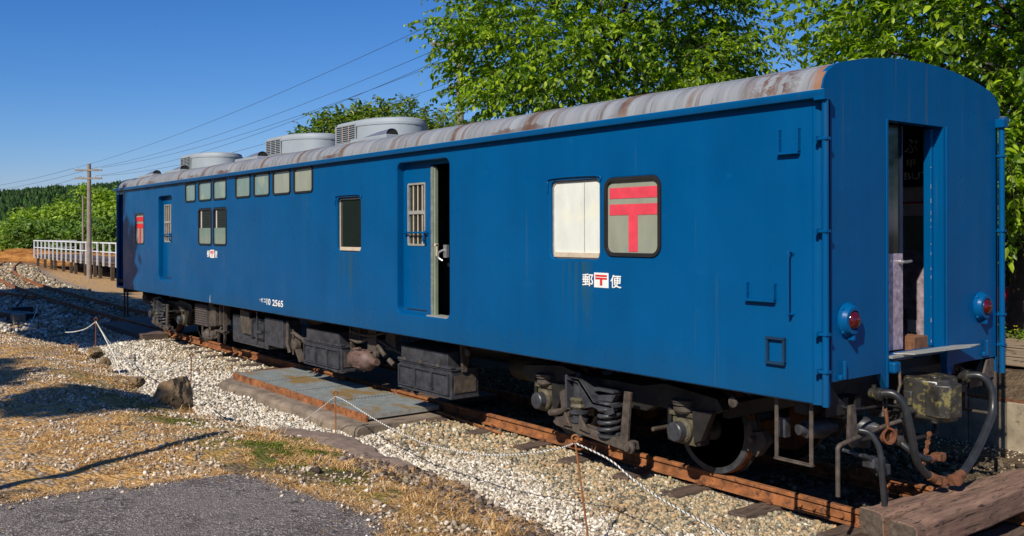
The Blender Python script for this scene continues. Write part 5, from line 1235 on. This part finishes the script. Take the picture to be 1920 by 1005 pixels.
# rusty wheel chock clamped on the far rail
m = MB(); m.prism([(-1.02, -.02), (-.98, .07), (-.90, .09), (-.80, .06), (-.66, -.02)], 'y', .48, .60); m.box(-.98, -.72, .46, .62, -.06, -.01); m.lathe((-.92, .47, .03), (0, -1, 0), [(0, .035), (.03, .035), (.032, .02)], 10)
tag(m.build('rail_clamp', M_rust, None, bevel=.008), 'orange rusty clamp fixed over the far rail behind the hanging hoses', 'clamp')

# ================================================================== PLATFORM SIDE
M_block = simple('mossy_concrete_block', (.25, .21, .15), .95, var=.3, scale=6, rust=(.12, .11, .05), rust_at=.6, bmp=.8, bscale=25)
wl = empty('block_wall', (-6, 3, -.1), 'low wall of mossy concrete blocks under the platform edge', 'wall')
xb = -20.0; k = 0
while xb < 3.2:
    w_ = .42; dy = .0 if not (-.53 < xb < .3) else -.05
    m = MB(); m.box(xb+.004, xb+w_-.004, 2.965+dy, 3.05, -.2, .43 if k % 3 else .415); m.build('wall_block', M_block, wl, bevel=.012); xb += w_; k += 1
m = MB(); m.box(-20, 3.3, 2.98, 3.03, .432, .455); m.build('rusty_cap', M_rustdk, wl)
M_board = wood_mat('planter_board', (.14, .10, .07), (.30, .23, .16), (1.6, 20, 20))
pt = empty('flower_planter', (-.5, 3.7, .74), 'long planter of weathered boards with yellow flowers behind the carriage end', 'planter')
for z in (.735, .84, .945): m = MB(); m.box(-2.4, 1.6, 3.62, 3.66, z, z+.098); m.build('board', M_board, pt, bevel=.006)
m = MB(); m.box(-2.4, 1.6, 4.1, 4.14, .735, 1.04); m.box(-2.4, -2.36, 3.66, 4.1, .735, 1.04); m.box(1.56, 1.6, 3.66, 4.1, .735, 1.04); m.build('side_board', M_board, pt)
m = MB(); m.box(-2.36, 1.56, 3.662, 4.098, .75, 1.0); m.build('soil', M_brownblock, pt)

# ================================================================== FOLIAGE
def leaf_mat(name, dark, mid, light, trans=.35, rough=.42):
    m = bpy.data.materials.new(name); m.use_nodes = True; t = m.node_tree; b = t.nodes['Principled BSDF']; out = t.nodes['Material Output']
    g = N(t, 'ShaderNodeNewGeometry'); c = multiramp(t, g.outputs['Random Per Island'], [(0, dark), (.45, mid), (.85, light), (1, tuple(min(1, v*1.35) for v in light))])
    nz = noise(t, g.outputs['Position'], 1.1, 3, .5); c = mix(t, math_(t, 'MULTIPLY', ramp(t, nz, .4, .65), .45), c, light)
    t.links.new(c, b.inputs['Base Color']); b.inputs['Roughness'].default_value = rough; b.inputs['Specular IOR Level'].default_value = .45
    tr = N(t, 'ShaderNodeBsdfTranslucent'); c2 = mix(t, 1., c, (1.6, 1.9, .55), 'MULTIPLY'); t.links.new(c2, tr.inputs[0])
    mx = N(t, 'ShaderNodeMixShader'); mx.inputs[0].default_value = trans
    t.links.new(b.outputs[0], mx.inputs[1]); t.links.new(tr.outputs[0], mx.inputs[2]); t.links.new(mx.outputs[0], out.inputs[0]); return m
M_cherry = leaf_mat('cherry_leaf', (.018, .060, .004), (.085, .175, .006), (.30, .41, .016), .40)
M_cherry2 = leaf_mat('dark_cherry_leaf', (.014, .045, .004), (.038, .105, .006), (.10, .19, .010))
M_young = leaf_mat('young_reddish_leaf', (.035, .08, .008), (.09, .17, .012), (.22, .26, .03))
M_willow = leaf_mat('light_bush_leaf', (.07, .13, .010), (.16, .26, .018), (.30, .40, .035), .35, .6)
M_bushdk = leaf_mat('dark_bush_leaf', (.035, .075, .008), (.075, .15, .012), (.13, .22, .02), .3, .6)
M_bark = simple('bark', (.055, .038, .030), .9, var=.3, scale=12, bmp=.8)
def norm(a): return a/np.maximum(np.linalg.norm(a, axis=-1, keepdims=True), 1e-9)
def leaves_mesh(g, base, dirs, length, K, leaf, droop=.5, hang=.55):
    """sprays: base (n,3), dirs (n,3), length (n,) -> leaf vertices and faces + twig polylines"""
    n = len(base); t = (np.arange(K)+.6)/K
    tt = np.clip(t[None]+g.uniform(-.05, .05, (n, K)), .05, 1.05)
    P = base[:, None]+dirs[:, None]*(length[:, None]*tt)[..., None]; P[..., 2] -= droop*length[:, None]*tt**2*.6
    side_ = norm(np.cross(dirs, np.array([0, 0, 1.]))); sgn = np.where(np.arange(K) % 2, 1, -1)[None, :, None]
    ld = dirs[:, None]*.55+side_[:, None]*sgn*.75+np.array([0, 0, -hang])+g.normal(0, .38, (n, K, 3)); ld = norm(ld)
    upv = norm(np.array([0, 0, 1.])+g.normal(0, .45, (n, K, 3))); wv = norm(np.cross(ld, upv)); nv = np.cross(wv, ld)
    s = leaf*g.uniform(.4, 1.3, (n, K, 1)); w_ = s*.24
    b0 = P; l1 = P+ld*s*.30-wv*w_+nv*w_*.4; r1 = P+ld*s*.30+wv*w_+nv*w_*.4; l2 = P+ld*s*.68-wv*w_*.8+nv*w_*.15; r2 = P+ld*s*.68+wv*w_*.8+nv*w_*.15; m_ = P+ld*s*.5; tp = P+ld*s-nv*s*.16
    Vv = np.stack([b0, l1, r1, m_, l2, r2, tp], 2).reshape(-1, 3); Q = n*K
    f = np.array([(0, 2, 3), (0, 3, 1), (1, 3, 4), (3, 2, 5), (3, 5, 6), (3, 6, 4)])
    return Vv, (np.arange(Q)[:, None, None]*7+f[None]).reshape(-1, 3)
def quick_leaves(g, P, nrm, leaf):
    """far foliage: one rhomb-shaped leaf cluster face each"""
    n = len(P); a = norm(nrm+g.normal(0, .7, (n, 3))); u = norm(np.cross(a, g.normal(size=(n, 3)))); v = np.cross(a, u); s = leaf*g.uniform(.5, 1.3, (n, 1))
    Vv = np.stack([P-u*s, P+v*s*.5+u*s*.1, P+u*s, P-v*s*.5+u*s*.1], 1).reshape(-1, 3)
    return Vv, np.arange(n*4).reshape(n, 4)
def tree(name, base, c, rad, nclump, per, K, leaf, seed, mat, label, cat='tree', group=None, trunk=.16, spray=.55, far=False, cl=.9, droop=.5, shell=.55, lo=None, inner=0):
    g = np.random.default_rng(seed); rnd = random.Random(seed)
    root = empty(name, base, label, cat, group)
    d = norm(g.normal(size=(nclump*3, 3))); rr = g.uniform(shell, 1, (nclump*3, 1))**.7; q = d*rr
    cen = q*np.array(rad)+np.array(c)
    if lo is not None: cen = cen[cen[:, 2] > lo]
    cen = cen[:nclump]
    # trunk and limbs
    m = MB(); B = Vector(base); T = Vector((c[0], c[1], c[2]))
    tp = [B-Vector((0, 0, .25)), B.lerp(T, .3)+Vector((rnd.uniform(-.1, .1), rnd.uniform(-.1, .1), 0)), B.lerp(T, .65)+Vector((rnd.uniform(-.2, .2), rnd.uniform(-.2, .2), 0)), T]
    sp = spline(tp, 5); m.tube(sp, [trunk*(1.25-1.05*i/(len(sp)-1)) for i in range(len(sp))], 9)
    for k, e in enumerate(cen[:: max(1, len(cen)//42)]):
        e = Vector(e); s = sp[min(len(sp)-2, max(3, int(len(sp)*min(.95, max(.25, (e.z-B.z)/(T.z-B.z)*.75)))))]
        mid = s.lerp(e, .5)+Vector((rnd.uniform(-.2, .2), rnd.uniform(-.2, .2), rnd.uniform(.0, .35)))
        pp = spline([s, mid, e], 4); m.tube(pp, [trunk*.2*(1-.8*i/(len(pp)-1)) for i in range(len(pp))], 5)
    tw = MB()
    m.build('trunk', M_bark, root, smooth=60)
    n = len(cen)*per
    cc = np.repeat(cen, per, 0); off = g.normal(0, .5, (n, 3))*cl*np.array([1, 1, .75 if far else .42]); P = cc+off
    if inner:
        k = int(n*inner); qi = norm(g.normal(size=(k, 3)))*g.uniform(0, 1, (k, 1))**.45*.80*np.array(rad)+np.array(c)
        if lo is not None: qi[:, 2] = np.maximum(qi[:, 2], lo+g.uniform(0, .5, k))
        P = np.concatenate([P, qi]); off = np.concatenate([off, g.normal(size=(k, 3))]); n += k
    out = norm((P-np.array(c))/np.array(rad)); dirs = norm(out*.8+norm(off)*.6+g.normal(0, .35, (n, 3))+np.array([0, 0, .18]))
    if far:
        Vv, Ff = quick_leaves(g, P, out+np.array([0, 0, .5]), leaf)
    else:
        ln = g.uniform(.5, 1.15, n)*spray; Vv, Ff = leaves_mesh(g, P, dirs, ln, K, leaf, droop)
        # twigs as thin three-sided rods
        a = P; b = P+dirs*ln[:, None]; b[:, 2] -= droop*ln*.6; mdd = P+dirs*ln[:, None]*.5; mdd[:, 2] -= droop*ln*.15
        sd = norm(np.cross(dirs, np.array([0, 0, 1.])))*.004; up = np.array([0, 0, .006])
        tv = np.stack([a-sd, a+sd, a+up, mdd-sd, mdd+sd, mdd+up, b, b+sd*.2, b+up*.2], 1).reshape(-1, 3)
        f = []
        for i0, i1 in ((0, 3), (3, 6)):
            for k in range(3): f.append((i0+k, i0+(k+1) % 3, i1+(k+1) % 3, i1+k))
        tf = (np.arange(n)[:, None, None]*9+np.array(f)[None]).reshape(-1, 4)
        np_mesh('twigs', tv, tf, M_bark, root)
    np_mesh('crown', Vv, Ff, mat, root); return root
PLT = float(height(-5, 5))
tree('cherry_tree', (-10.2, 5.9, PLT), (-10.2, 5.9, 6.3), (3.3, 3.1, 3.0), 190, 17, 13, .128, 21, M_cherry, 'large green cherry tree behind the middle of the carriage', group='trees behind the carriage', trunk=.17, cl=.62, shell=.6, inner=.3, spray=.62)
tree('cherry_tree', (-1.8, 5.6, PLT), (-1.35, 5.6, 5.0), (2.75, 2.7, 3.2), 190, 17, 13, .125, 22, M_cherry, 'broad green cherry tree overhanging the near end of the carriage', group='trees behind the carriage', trunk=.18, cl=.58, shell=.6, inner=.35, spray=.6, lo=2.5)
tree('cherry_tree', (-5.6, 11.5, PLT), (-4.6, 11.5, 5.0), (3.6, 2.6, 4.6), 80, 24, 10, .17, 23, M_cherry2, 'darker green tree standing behind the tree at the carriage end', group='trees behind the carriage', trunk=.2, cl=.9)
tree('shade_tree', (2.5, 9.5, PLT), (2.0, 9.0, 4.0), (4.0, 2.4, 4.2), 70, 24, 10, .17, 24, M_cherry2, 'dense dark tree filling the gap right of the carriage end', group='trees behind the carriage', trunk=.2, cl=.9, lo=2.6)
tree('cherry_tree', (-8.8, 7.9, PLT), (-9.7, 7.5, 4.7), (1.3, 1.5, 2.1), 45, 24, 12, .14, 27, M_cherry, 'green tree filling the gap between the two big cherry trees', group='trees behind the carriage', trunk=.13, cl=.75)
tree('young_tree', (-20.0, 6.0, .0), (-20.4, 5.9, 4.35), (2.2, 1.8, 1.45), 130, 22, 9, .16, 25, M_young, 'smaller tree with reddish young shoots behind the roof ventilation units', trunk=.1, cl=.5, group='trees behind the carriage')
tree('young_tree', (-18.2, 6.1, .2), (-18.2, 6.1, 4.35), (1.6, 1.4, 1.3), 75, 20, 9, .14, 26, M_young, 'low bushy tree between the reddish young tree and the large cherry tree', trunk=.08, cl=.5, group='trees behind the carriage')
# flowering plants in the planter
M_yellow = simple('yellow_petal', (.75, .55, .02), .6, var=.1, bmp=0)
for i, (x, lab) in enumerate(((-1.9, 'yellow flowering plant, leftmost in the board planter'), (-1.3, 'yellow flowering plant, second from the left in the board planter'), (-.75, 'yellow flowering plant beside the carriage end in the planter'), (-.15, 'yellow flowering plant near the right of the planter'), (.5, 'yellow flowering plant, rightmost in the board planter'))):
    rt = empty('flowering_plant', (x, 3.86, 1.0), lab, 'plant', 'flowering plants in the planter'); g = np.random.default_rng(60+i)
    n = 60; P = np.stack([g.normal(x, .14, n), g.normal(3.86, .10, n), g.uniform(.98, 1.04, n)], -1); D = norm(g.normal(0, .5, (n, 3))+np.array([0, 0, .8]))
    Vv, Ff = leaves_mesh(g, P, D, g.uniform(.06, .15, n), 7, .055, .2, .1); np_mesh('foliage', Vv, Ff, M_willow, rt)
    m = MB()
    for k in range(9):
        p = Vector((x+g.normal(0, .15), 3.84+g.normal(0, .09), 1.12+g.uniform(0, .08)))
        for q in range(5):
            a = 2*math.pi*q/5; m.add([p, p+Vector((.02*math.cos(a-.5), .02*math.sin(a-.5)-.004, .006)), p+Vector((.036*math.cos(a), .03*math.sin(a)-.006, .010)), p+Vector((.02*math.cos(a+.5), .02*math.sin(a+.5)-.004, .006))], [(0, 1, 2, 3)])
    m.build('blossom', M_yellow, rt)
# red car behind the planter
rc = empty('parked_car', (-.5, 6.9, PLT), 'red car parked in deep shade behind the flower planter', 'car')
M_carred = simple('red_car_paint', (.75, .015, .012), .2, var=.05, bmp=0)
prof = [(-2.55, .30), (-2.55, .62), (-2.45, .72), (-1.75, .82), (-1.35, 1.28), (-1.1, 1.36), (.4, 1.36), (.8, 1.25), (1.25, .86), (1.6, .80), (1.65, .55), (1.62, .30)]
m = MB(); m.rings([[(x-.5+.3, 6.15+.05*(z > .9)*2, PLT+z) for x, z in prof], [(x-.5+.3, 7.6-.05*(z > .9)*2, PLT+z) for x, z in prof]]); m.build('body', M_carred, rc, bevel=.04, smooth=40)
m = MB(); m.prism([(-1.75, PLT+.88), (-1.45, PLT+1.26), (-.55, PLT+1.28), (-.55, PLT+.88)], 'y', 6.20, 6.24); m.prism([(-.45, PLT+.88), (-.45, PLT+1.28), (.4, PLT+1.26), (.75, PLT+.9)], 'y', 6.20, 6.24); m.build('side_window', M_darkglass, rc)
for x in (-2.0, .75):
    m = MB(); m.lathe((x, 6.32, PLT+.30), (0, -1, 0), [(0, .30), (.19, .30), (.2, .26), (.18, .2), (.2, .18), (.2, .02)], 24); m.build('wheel', M_gasket, rc, smooth=40)
m = MB(); m.lathe((-2.76, 6.32, PLT+.62), (-1, -.4, 0), [(0, .09), (.02, .09), (.04, .06), (.05, .01)], 14); m.build('headlight', M_lens, rc, smooth=50)
# dark shed wall beyond
sh = empty('storage_shed', (-2, 13.5, PLT), 'dark wooden shed standing in shade beyond the trees', 'shed')
M_shed = simple('dark_shed_board', (.03, .024, .02), .9, var=.4, scale=5)
m = MB()
for k in range(40): m.box(-9+.3*k, -9+.3*k+.29, 14-.012*(k % 2), 17, PLT-.2, PLT+2.9)
m.build('wall', M_shed, sh); m = MB(); m.prism([(13.6, PLT+2.9), (15.5, PLT+3.9), (17.4, PLT+2.9), (15.5, PLT+3.75)], 'x', -9.3, 3.3); m.build('roof', M_shed, sh)

# ================================================================== SIGN INSIDE, BLOCK ON THE SILL
sg = empty('station_sign', (-.85, 1.13, 2.72), 'dark navy station name board with pale characters standing inside the vestibule', 'sign')
m = MB(); m.box(-1.3, -.32, 1.11, 1.15, 2.72, 3.24); m.build('board', M_navy, sg)
SG = lambda u, v: (u, 1.105, v)
fit_text('ぶ', -.785, -.64, 3.045, 3.185, SG, M_signtext, sg, bold=.02)
fit_text('と', -.545, -.41, 3.045, 3.175, SG, M_signtext, sg, bold=.02)
fit_text('甲', -.76, -.67, 2.905, 2.985, SG, M_signtext, sg)
fit_text('BUTO', -.785, -.43, 2.79, 2.86, SG, M_signtext, sg)
m = MB(); m.box(-.42, -.12, .10, .33, 1.215, 1.38); m.box(-.40, -.14, .09, .10, 1.26, 1.35); tag(m.build('wooden_block', M_brownblock, None, bevel=.015), 'brown block standing on the floor just inside the end doorway', 'block')

# ================================================================== LEFT BACKGROUND
M_polewood = simple('grey_pole_wood', (.24, .20, .16), .9, var=.2, scale=3, bmp=.5)
M_wire = simple('overhead_wire', (.03, .035, .045), .6, bmp=0)
M_ins = simple('insulator', (.55, .55, .53), .3, bmp=0)
def pole(base, h, r, lab, arms=(), lean=(0, 0), name='utility_pole'):
    m = MB(); B = Vector(base); T = B+Vector((lean[0], lean[1], h)); m.tube([B-Vector((0, 0, .4)), B.lerp(T, .5), T], [r, r*.86, r*.7], 12); p = m.build(name, M_polewood, None, smooth=60, origin=B)
    tag(p, lab, 'utility pole', 'utility poles'); ends = []
    for z, hw, q in arms:
        c = Vector((T.x, T.y, z)); rt = Vector((.607, .794, 0)); d = Vector((.794, -.607, 0))*.09
        m = MB(); a = c-rt*hw+d; b = c+rt*hw+d; e = Vector((0, 0, .05)); f = d*.45
        m.add([a-e-f, b-e-f, b+e-f, a+e-f, a-e+f, b-e+f, b+e+f, a+e+f], [(0, 1, 2, 3), (4, 5, 6, 7), (0, 1, 5, 4), (3, 2, 6, 7), (0, 3, 7, 4), (1, 2, 6, 5)]); am = m.build('crossarm', M_polewood, p)
        m = MB()
        for k in q:
            cpt = c+rt*hw*k+d+Vector((0, 0, .05)); m.lathe(cpt, (0, 0, 1), [(0, .02), (.03, .035), (.06, .022), (.09, .035), (.12, .01)], 8); ends.append(cpt+Vector((0, 0, .09)))
        m.build('insulator', M_ins, am)
    return ends
e1 = pole((-54.8, 6.17, -.4), 6.78, .155, 'tall grey utility pole with two crossarms left of the carriage', ((6.0, .80, (-.95, .45, .9)), (5.52, .80, (-.4, .5, .9))))
e1b = pole((-75.9, 10.6, .1), 5.2, .09, 'slim pole just behind the tall grey pole with crossarms')
pole((-123.2, 13.8, -.4), 5.9, .16, 'leaning pole standing alone at the far left edge', lean=(.42, .55))
e2 = pole((-17.6, 7.3, .2), 7.95, .13, 'utility pole hidden in the big tree, only its crossarm showing', ((7.55, .8, (-.9, 0, .9)), (7.1, .3, (-.9, .9)), (6.35, .3, (-.9, .9))))
e3 = [Vector(p) for p in ((-150, 3.0, 9.6), (-150, 4.0, 9.6), (-150, 3.5, 8.0), (-150, 4.2, 7.2))]
def wire(a, b, s, lab, r=.007):
    m = MB(); n = 28; P = [a.lerp(b, i/n)-Vector((0, 0, s*4*(i/n)*(1-i/n))) for i in range(n+1)]; m.tube(P, r, 5); tag(m.build('overhead_wire', M_wire, None, smooth=60, origin=a), lab, 'wire', 'overhead wires')
wire(e1[0], e2[0]+Vector((0, 0, .45)), .35, 'highest overhead wire running from the crossarm pole up to the trees')
wire(e1[1], e2[1], .45, 'upper wire of the close pair crossing the blue sky')
wire(e1[2], e2[2]+Vector((0, 0, -.15)), .5, 'lower wire of the close pair crossing the blue sky')
wire(e1[4], e2[3], .55, 'overhead wire just below the close pair')
wire(e1[5], e2[5], .5, 'lowest overhead wire reaching the trees behind the roof units')
wire(e1[0], e3[0], 1.3, 'upper wire leading from the crossarm pole out of the left edge', .010)
wire(e1[1], e3[1], 1.5, 'middle wire leading from the crossarm pole out of the left edge', .010)
wire(e1[3], e3[2], 1.6, 'lower wire leading from the crossarm pole out of the left edge', .010)

# timber deck with white railing
dk = empty('timber_platform', (-62, 9, -.5), 'raised timber platform on dark posts with a white railing', 'platform')
DA = Vector((-77.4, 7.36, 0)); DB = Vector((-43, 6.55, 0)); DD = (DB-DA).normalized(); DN = Vector((-DD.y, DD.x, 0))
def DP(s, o, z): q = DA+DD*s+DN*o; return Vector((q.x, q.y, z))
LEN = (DB-DA).length
def obox(mb, s0, s1, o0, o1, z0, z1):
    c = [DP(s, o, z) for s in (s0, s1) for o in (o0, o1) for z in (z0, z1)]
    mb.add(c, [(0, 1, 3, 2), (4, 6, 7, 5), (0, 4, 5, 1), (2, 3, 7, 6), (0, 2, 6, 4), (1, 5, 7, 3)])
m = MB(); obox(m, 0, LEN, .02, 3.2, .52, .62); obox(m, 0, LEN, .1, .22, .36, .515); obox(m, 0, LEN, 2.9, 3.05, .36, .515); m.build('deck', M_tie, dk)
s = .9; k = 0
M_post = simple('dark_post', (.07, .05, .035), .9, var=.4)
while s < LEN:
    m = MB(); w_ = .10; obox(m, s-w_, s+w_, .02, .2, -.9, .5); obox(m, s-.25, s+.25, .03, .18, .3, .36) if k % 3 == 0 else None; m.build('post', M_post, dk)
    m = MB(); obox(m, s-w_, s+w_, 2.9, 3.1, -.9, .5); m.build('post', M_post, dk)
    s += (3.0, 2.6, 1.4)[k % 3]; k += 1
M_whitep = simple('white_rail_paint', (.62, .63, .64), .6, var=.1, bmp=0)
s = 0; k = 0
while s < LEN:
    m = MB(); obox(m, s-.045, s+.045, -.06, .03, .35, 1.72); m.build('railing_post', M_whitep, dk); s += 1.55; k += 1
m = MB(); obox(m, -.2, LEN, -.05, .04, 1.68, 1.76); obox(m, -.2, LEN, -.04, .03, 1.16, 1.22); m.build('railing', M_whitep, dk)
m = MB(); obox(m, -.1, -.02, 0, 3.1, 1.68, 1.74); obox(m, -.1, -.02, 0, 3.1, 1.16, 1.2); m.build('railing', M_whitep, dk)
m = MB(); obox(m, 12.5, 13.0, 3.6, 4.1, -.5, 1.0); obox(m, 12.4, 13.1, 3.5, 4.2, 1.0, 1.75); tag(m.build('switch_cabinet', M_acgrey, None, bevel=.05), 'small pale grey cabinet behind the white railing', 'cabinet')
# dry bushes, light trees
TR = [(-97, 9.9, 4.0, 4.4, 3.0, M_willow), (-95, 12.4, 4.2, 6.1, 3.4, M_willow), (-93, 14.8, 4.3, 6.6, 3.6, M_willow), (-90, 17.0, 4.3, 6.5, 3.6, M_willow), (-86, 18.7, 4.0, 6.3, 3.4, M_willow), (-80, 19.0, 4.0, 5.6, 3.4, M_willow)]
labs = ['light green tree, leftmost of the row behind the white railing', 'light green tree, second from the left behind the white railing', 'tallest light green tree behind the white railing', 'light green tree right of the tallest, behind the crossarm pole', 'light green tree partly hidden by the carriage end', 'light green tree almost wholly behind the carriage end']
for i, ((x, y, r, top, rz, mt), lab) in enumerate(zip(TR, labs)):
    tree('light_tree', (x, y, .4), (x, y, top-rz*.95), (r*.62, r*.62, rz), 60, 95, 1, .20, 70+i, mt, lab, group='light trees beyond the platform', trunk=.12, far=True, cl=.85, shell=.35)
TD = [(-100, 7.3, 2.6, 2.3), (-92, 9.6, 3.4, 3.0), (-88, 11.6, 3.2, 3.3), (-84, 13.4, 3.4, 3.4), (-79, 14.7, 3.0, 3.6), (-104, 4.6, 2.4, 2.0), (-108, 9.0, 3.5, 2.8), (-130, 14, 4.5, 3.4)]
labd = ['dark green bush at the far left beside the leaning pole', 'dark rounded bush below the leftmost light tree', 'dark bush behind the left part of the white railing', 'dark bush behind the middle of the white railing', 'dark bush behind the railing next to the crossarm pole', 'low bush cut by the left edge of the picture', 'dark bush behind the leaning pole', 'distant dark shrub below the hill at left']
for i, ((x, y, r, top), lab) in enumerate(zip(TD, labd)):
    tree('bush', (x, y, .3), (x, y, top*.5+.3), (r*.7, r*.7, top*.55), 34, 85, 1, .19, 90+i, M_bushdk, lab, 'bush', group='dark bushes beyond the platform', trunk=.05, far=True, cl=.7, shell=.35)
# house at the foot of the hill
hs = empty('house', (-262, 36, .6), 'small pale house with a grey roof far off below the wooded hill', 'house')
m = MB(); m.box(-266, -260, 33.5, 39.5, .3, 4.6); m.build('wall', M_white, hs); m = MB(); m.prism([(33, 4.6), (36.5, 6.6), (40, 4.6)], 'x', -266.4, -259.6); m.build('roof', simple('grey_roof', (.16, .17, .2), .7), hs)
m = MB(); m.box(-259.99, -259.95, 34.6, 35.8, 2.8, 3.9); m.box(-259.99, -259.95, 37, 38.2, 2.8, 3.9); m.build('window', M_darkglass, hs)
# timbers, lever and plate of the old switch left of the track
for a, lab in (((-30.6, -26.0, -2.9, -2.6, -.3, -.06), 'long black timber lying in the shade left of the track'), ((-29.5, -26.6, -2.3, -2.05, -.3, -.1), 'shorter black timber beside the long one in the shade')):
    m = MB(); m.box(*a, rot=R(12)); tag(m.build('dark_timber', M_black, None, bevel=.01), lab, 'timber')
m = MB(); m.box(-26.2, -25.6, -2.6, -2.3, -.35, -.04); tag(m.build('concrete_post', M_block, None, bevel=.02), 'small grey concrete block in the shade near the far stake', 'concrete block')
m = MB(); m.box(-29.2, -28.4, -2.2, -1.6, -.25, -.02); m.cyl((-28.8, -2.0, -.02), (-28.9, -1.7, .35), .03, 8); tag(m.build('point_lever', M_black, None, bevel=.01), 'black point lever box in the shade at the left edge', 'lever')
m = MB(); m.box(-22.6, -17.7, -.50, .45, -.10, -.02); tag(m.build('crossing_board', M_tie, None, bevel=.01), 'dark timber boards between the rails at the far end of the carriage', 'crossing deck')
m = MB(); m.box(-21.6, -17.9, -1.25, -.66, -.22, -.03); tag(m.build('crossing_board', M_tie, None, bevel=.01), 'dark timber board outside the near rail at the far end of the carriage', 'crossing deck')
# branch rail joining from the left
m = MB(); P = spline([(-33.5, -.62, 0), (-37, -1.15, 0), (-41, -1.9, 0), (-46, -3.1, 0)], 5)
m.rings([[(p.x, p.y+a, z) for a, z in RP] for p in P]); tag(m.build('branch_rail', M_rust, None, smooth=30), 'rusty branch rail leaving the track at the left edge', 'rail')

# ================================================================== OUTSIDE THE FRAME: casters of the shadows that fall into it, and trees added to block sky light
def S(p, s): return (p[0]+.46*s, p[1]-s, p[2]+.9*s)
labp = ['nearest the camera', 'second from the camera', 'third from the camera', 'fourth from the camera', 'fifth from the camera', 'farthest from the camera']
for i, a_ in enumerate((-21.5, -24.6, -27.8, -31.5, -35.2, -38.5)):
    c = (a_+4.6, -10.0, 8.9+.2*(i % 2)); tree('broad_tree', (c[0], c[1], float(height(c[0], c[1]))), c, (2.5, 1.4, 2.7), 60, 85, 1, .42, 120+i, M_cherry2, 'broad tree out of view left of the track, '+labp[i]+' in its row', group='trees out of view', trunk=.15, far=True, cl=.75, shell=.05)
for i, (p, s, rad, lab) in enumerate((((-7.7, -4.75, .3), 9, (.95, .35, .45), 'small round crowned tree out of view left of the camera'), ((-10.4, -5.75, .3), 9.5, (2.2, .5, .62), 'wide crowned tree out of view beside the small one'),)):
    c = S(p, s); tree('round_tree', (c[0], c[1], float(height(c[0], c[1]))), c, rad, 26, 110, 1, .14, 140+i, M_cherry2, lab, group='trees out of view', trunk=.045, far=True, cl=.38, shell=.1)
for i in range(9):  # unseen tree row, added to cut sky reflection and fill light
    x_r = 16-9.5*i; y_r = -25-2.0*(i % 3); c = (x_r, y_r, 4.6+.5*(i % 2)); tree('sky_block_tree', (c[0], c[1], .3), c, (5.2, 3.0, 4.6), 60, 60, 1, .5, 160+i, M_cherry2, 'unseen tree added to block low sky, '+['first', 'second', 'third', 'fourth', 'fifth', 'sixth', 'seventh', 'eighth', 'ninth'][i]+' of its row', group='unseen trees added to block low sky', trunk=.2, far=True, cl=1.5, shell=.1)
tip = Vector(S((-4.75, -4.15, .3), 5.0)); m = MB(); m.tube([(tip.x, tip.y, .3), (tip.x, tip.y, tip.z)], [.065, .055], 10); m.lathe((tip.x, tip.y, tip.z), (0, 0, 1), [(0, .03), (.02, .05), (.05, .001)], 10)
tag(m.build('signal_post', M_greyblk, None, smooth=50), 'slim post out of view whose shadow crosses the bank', 'post')
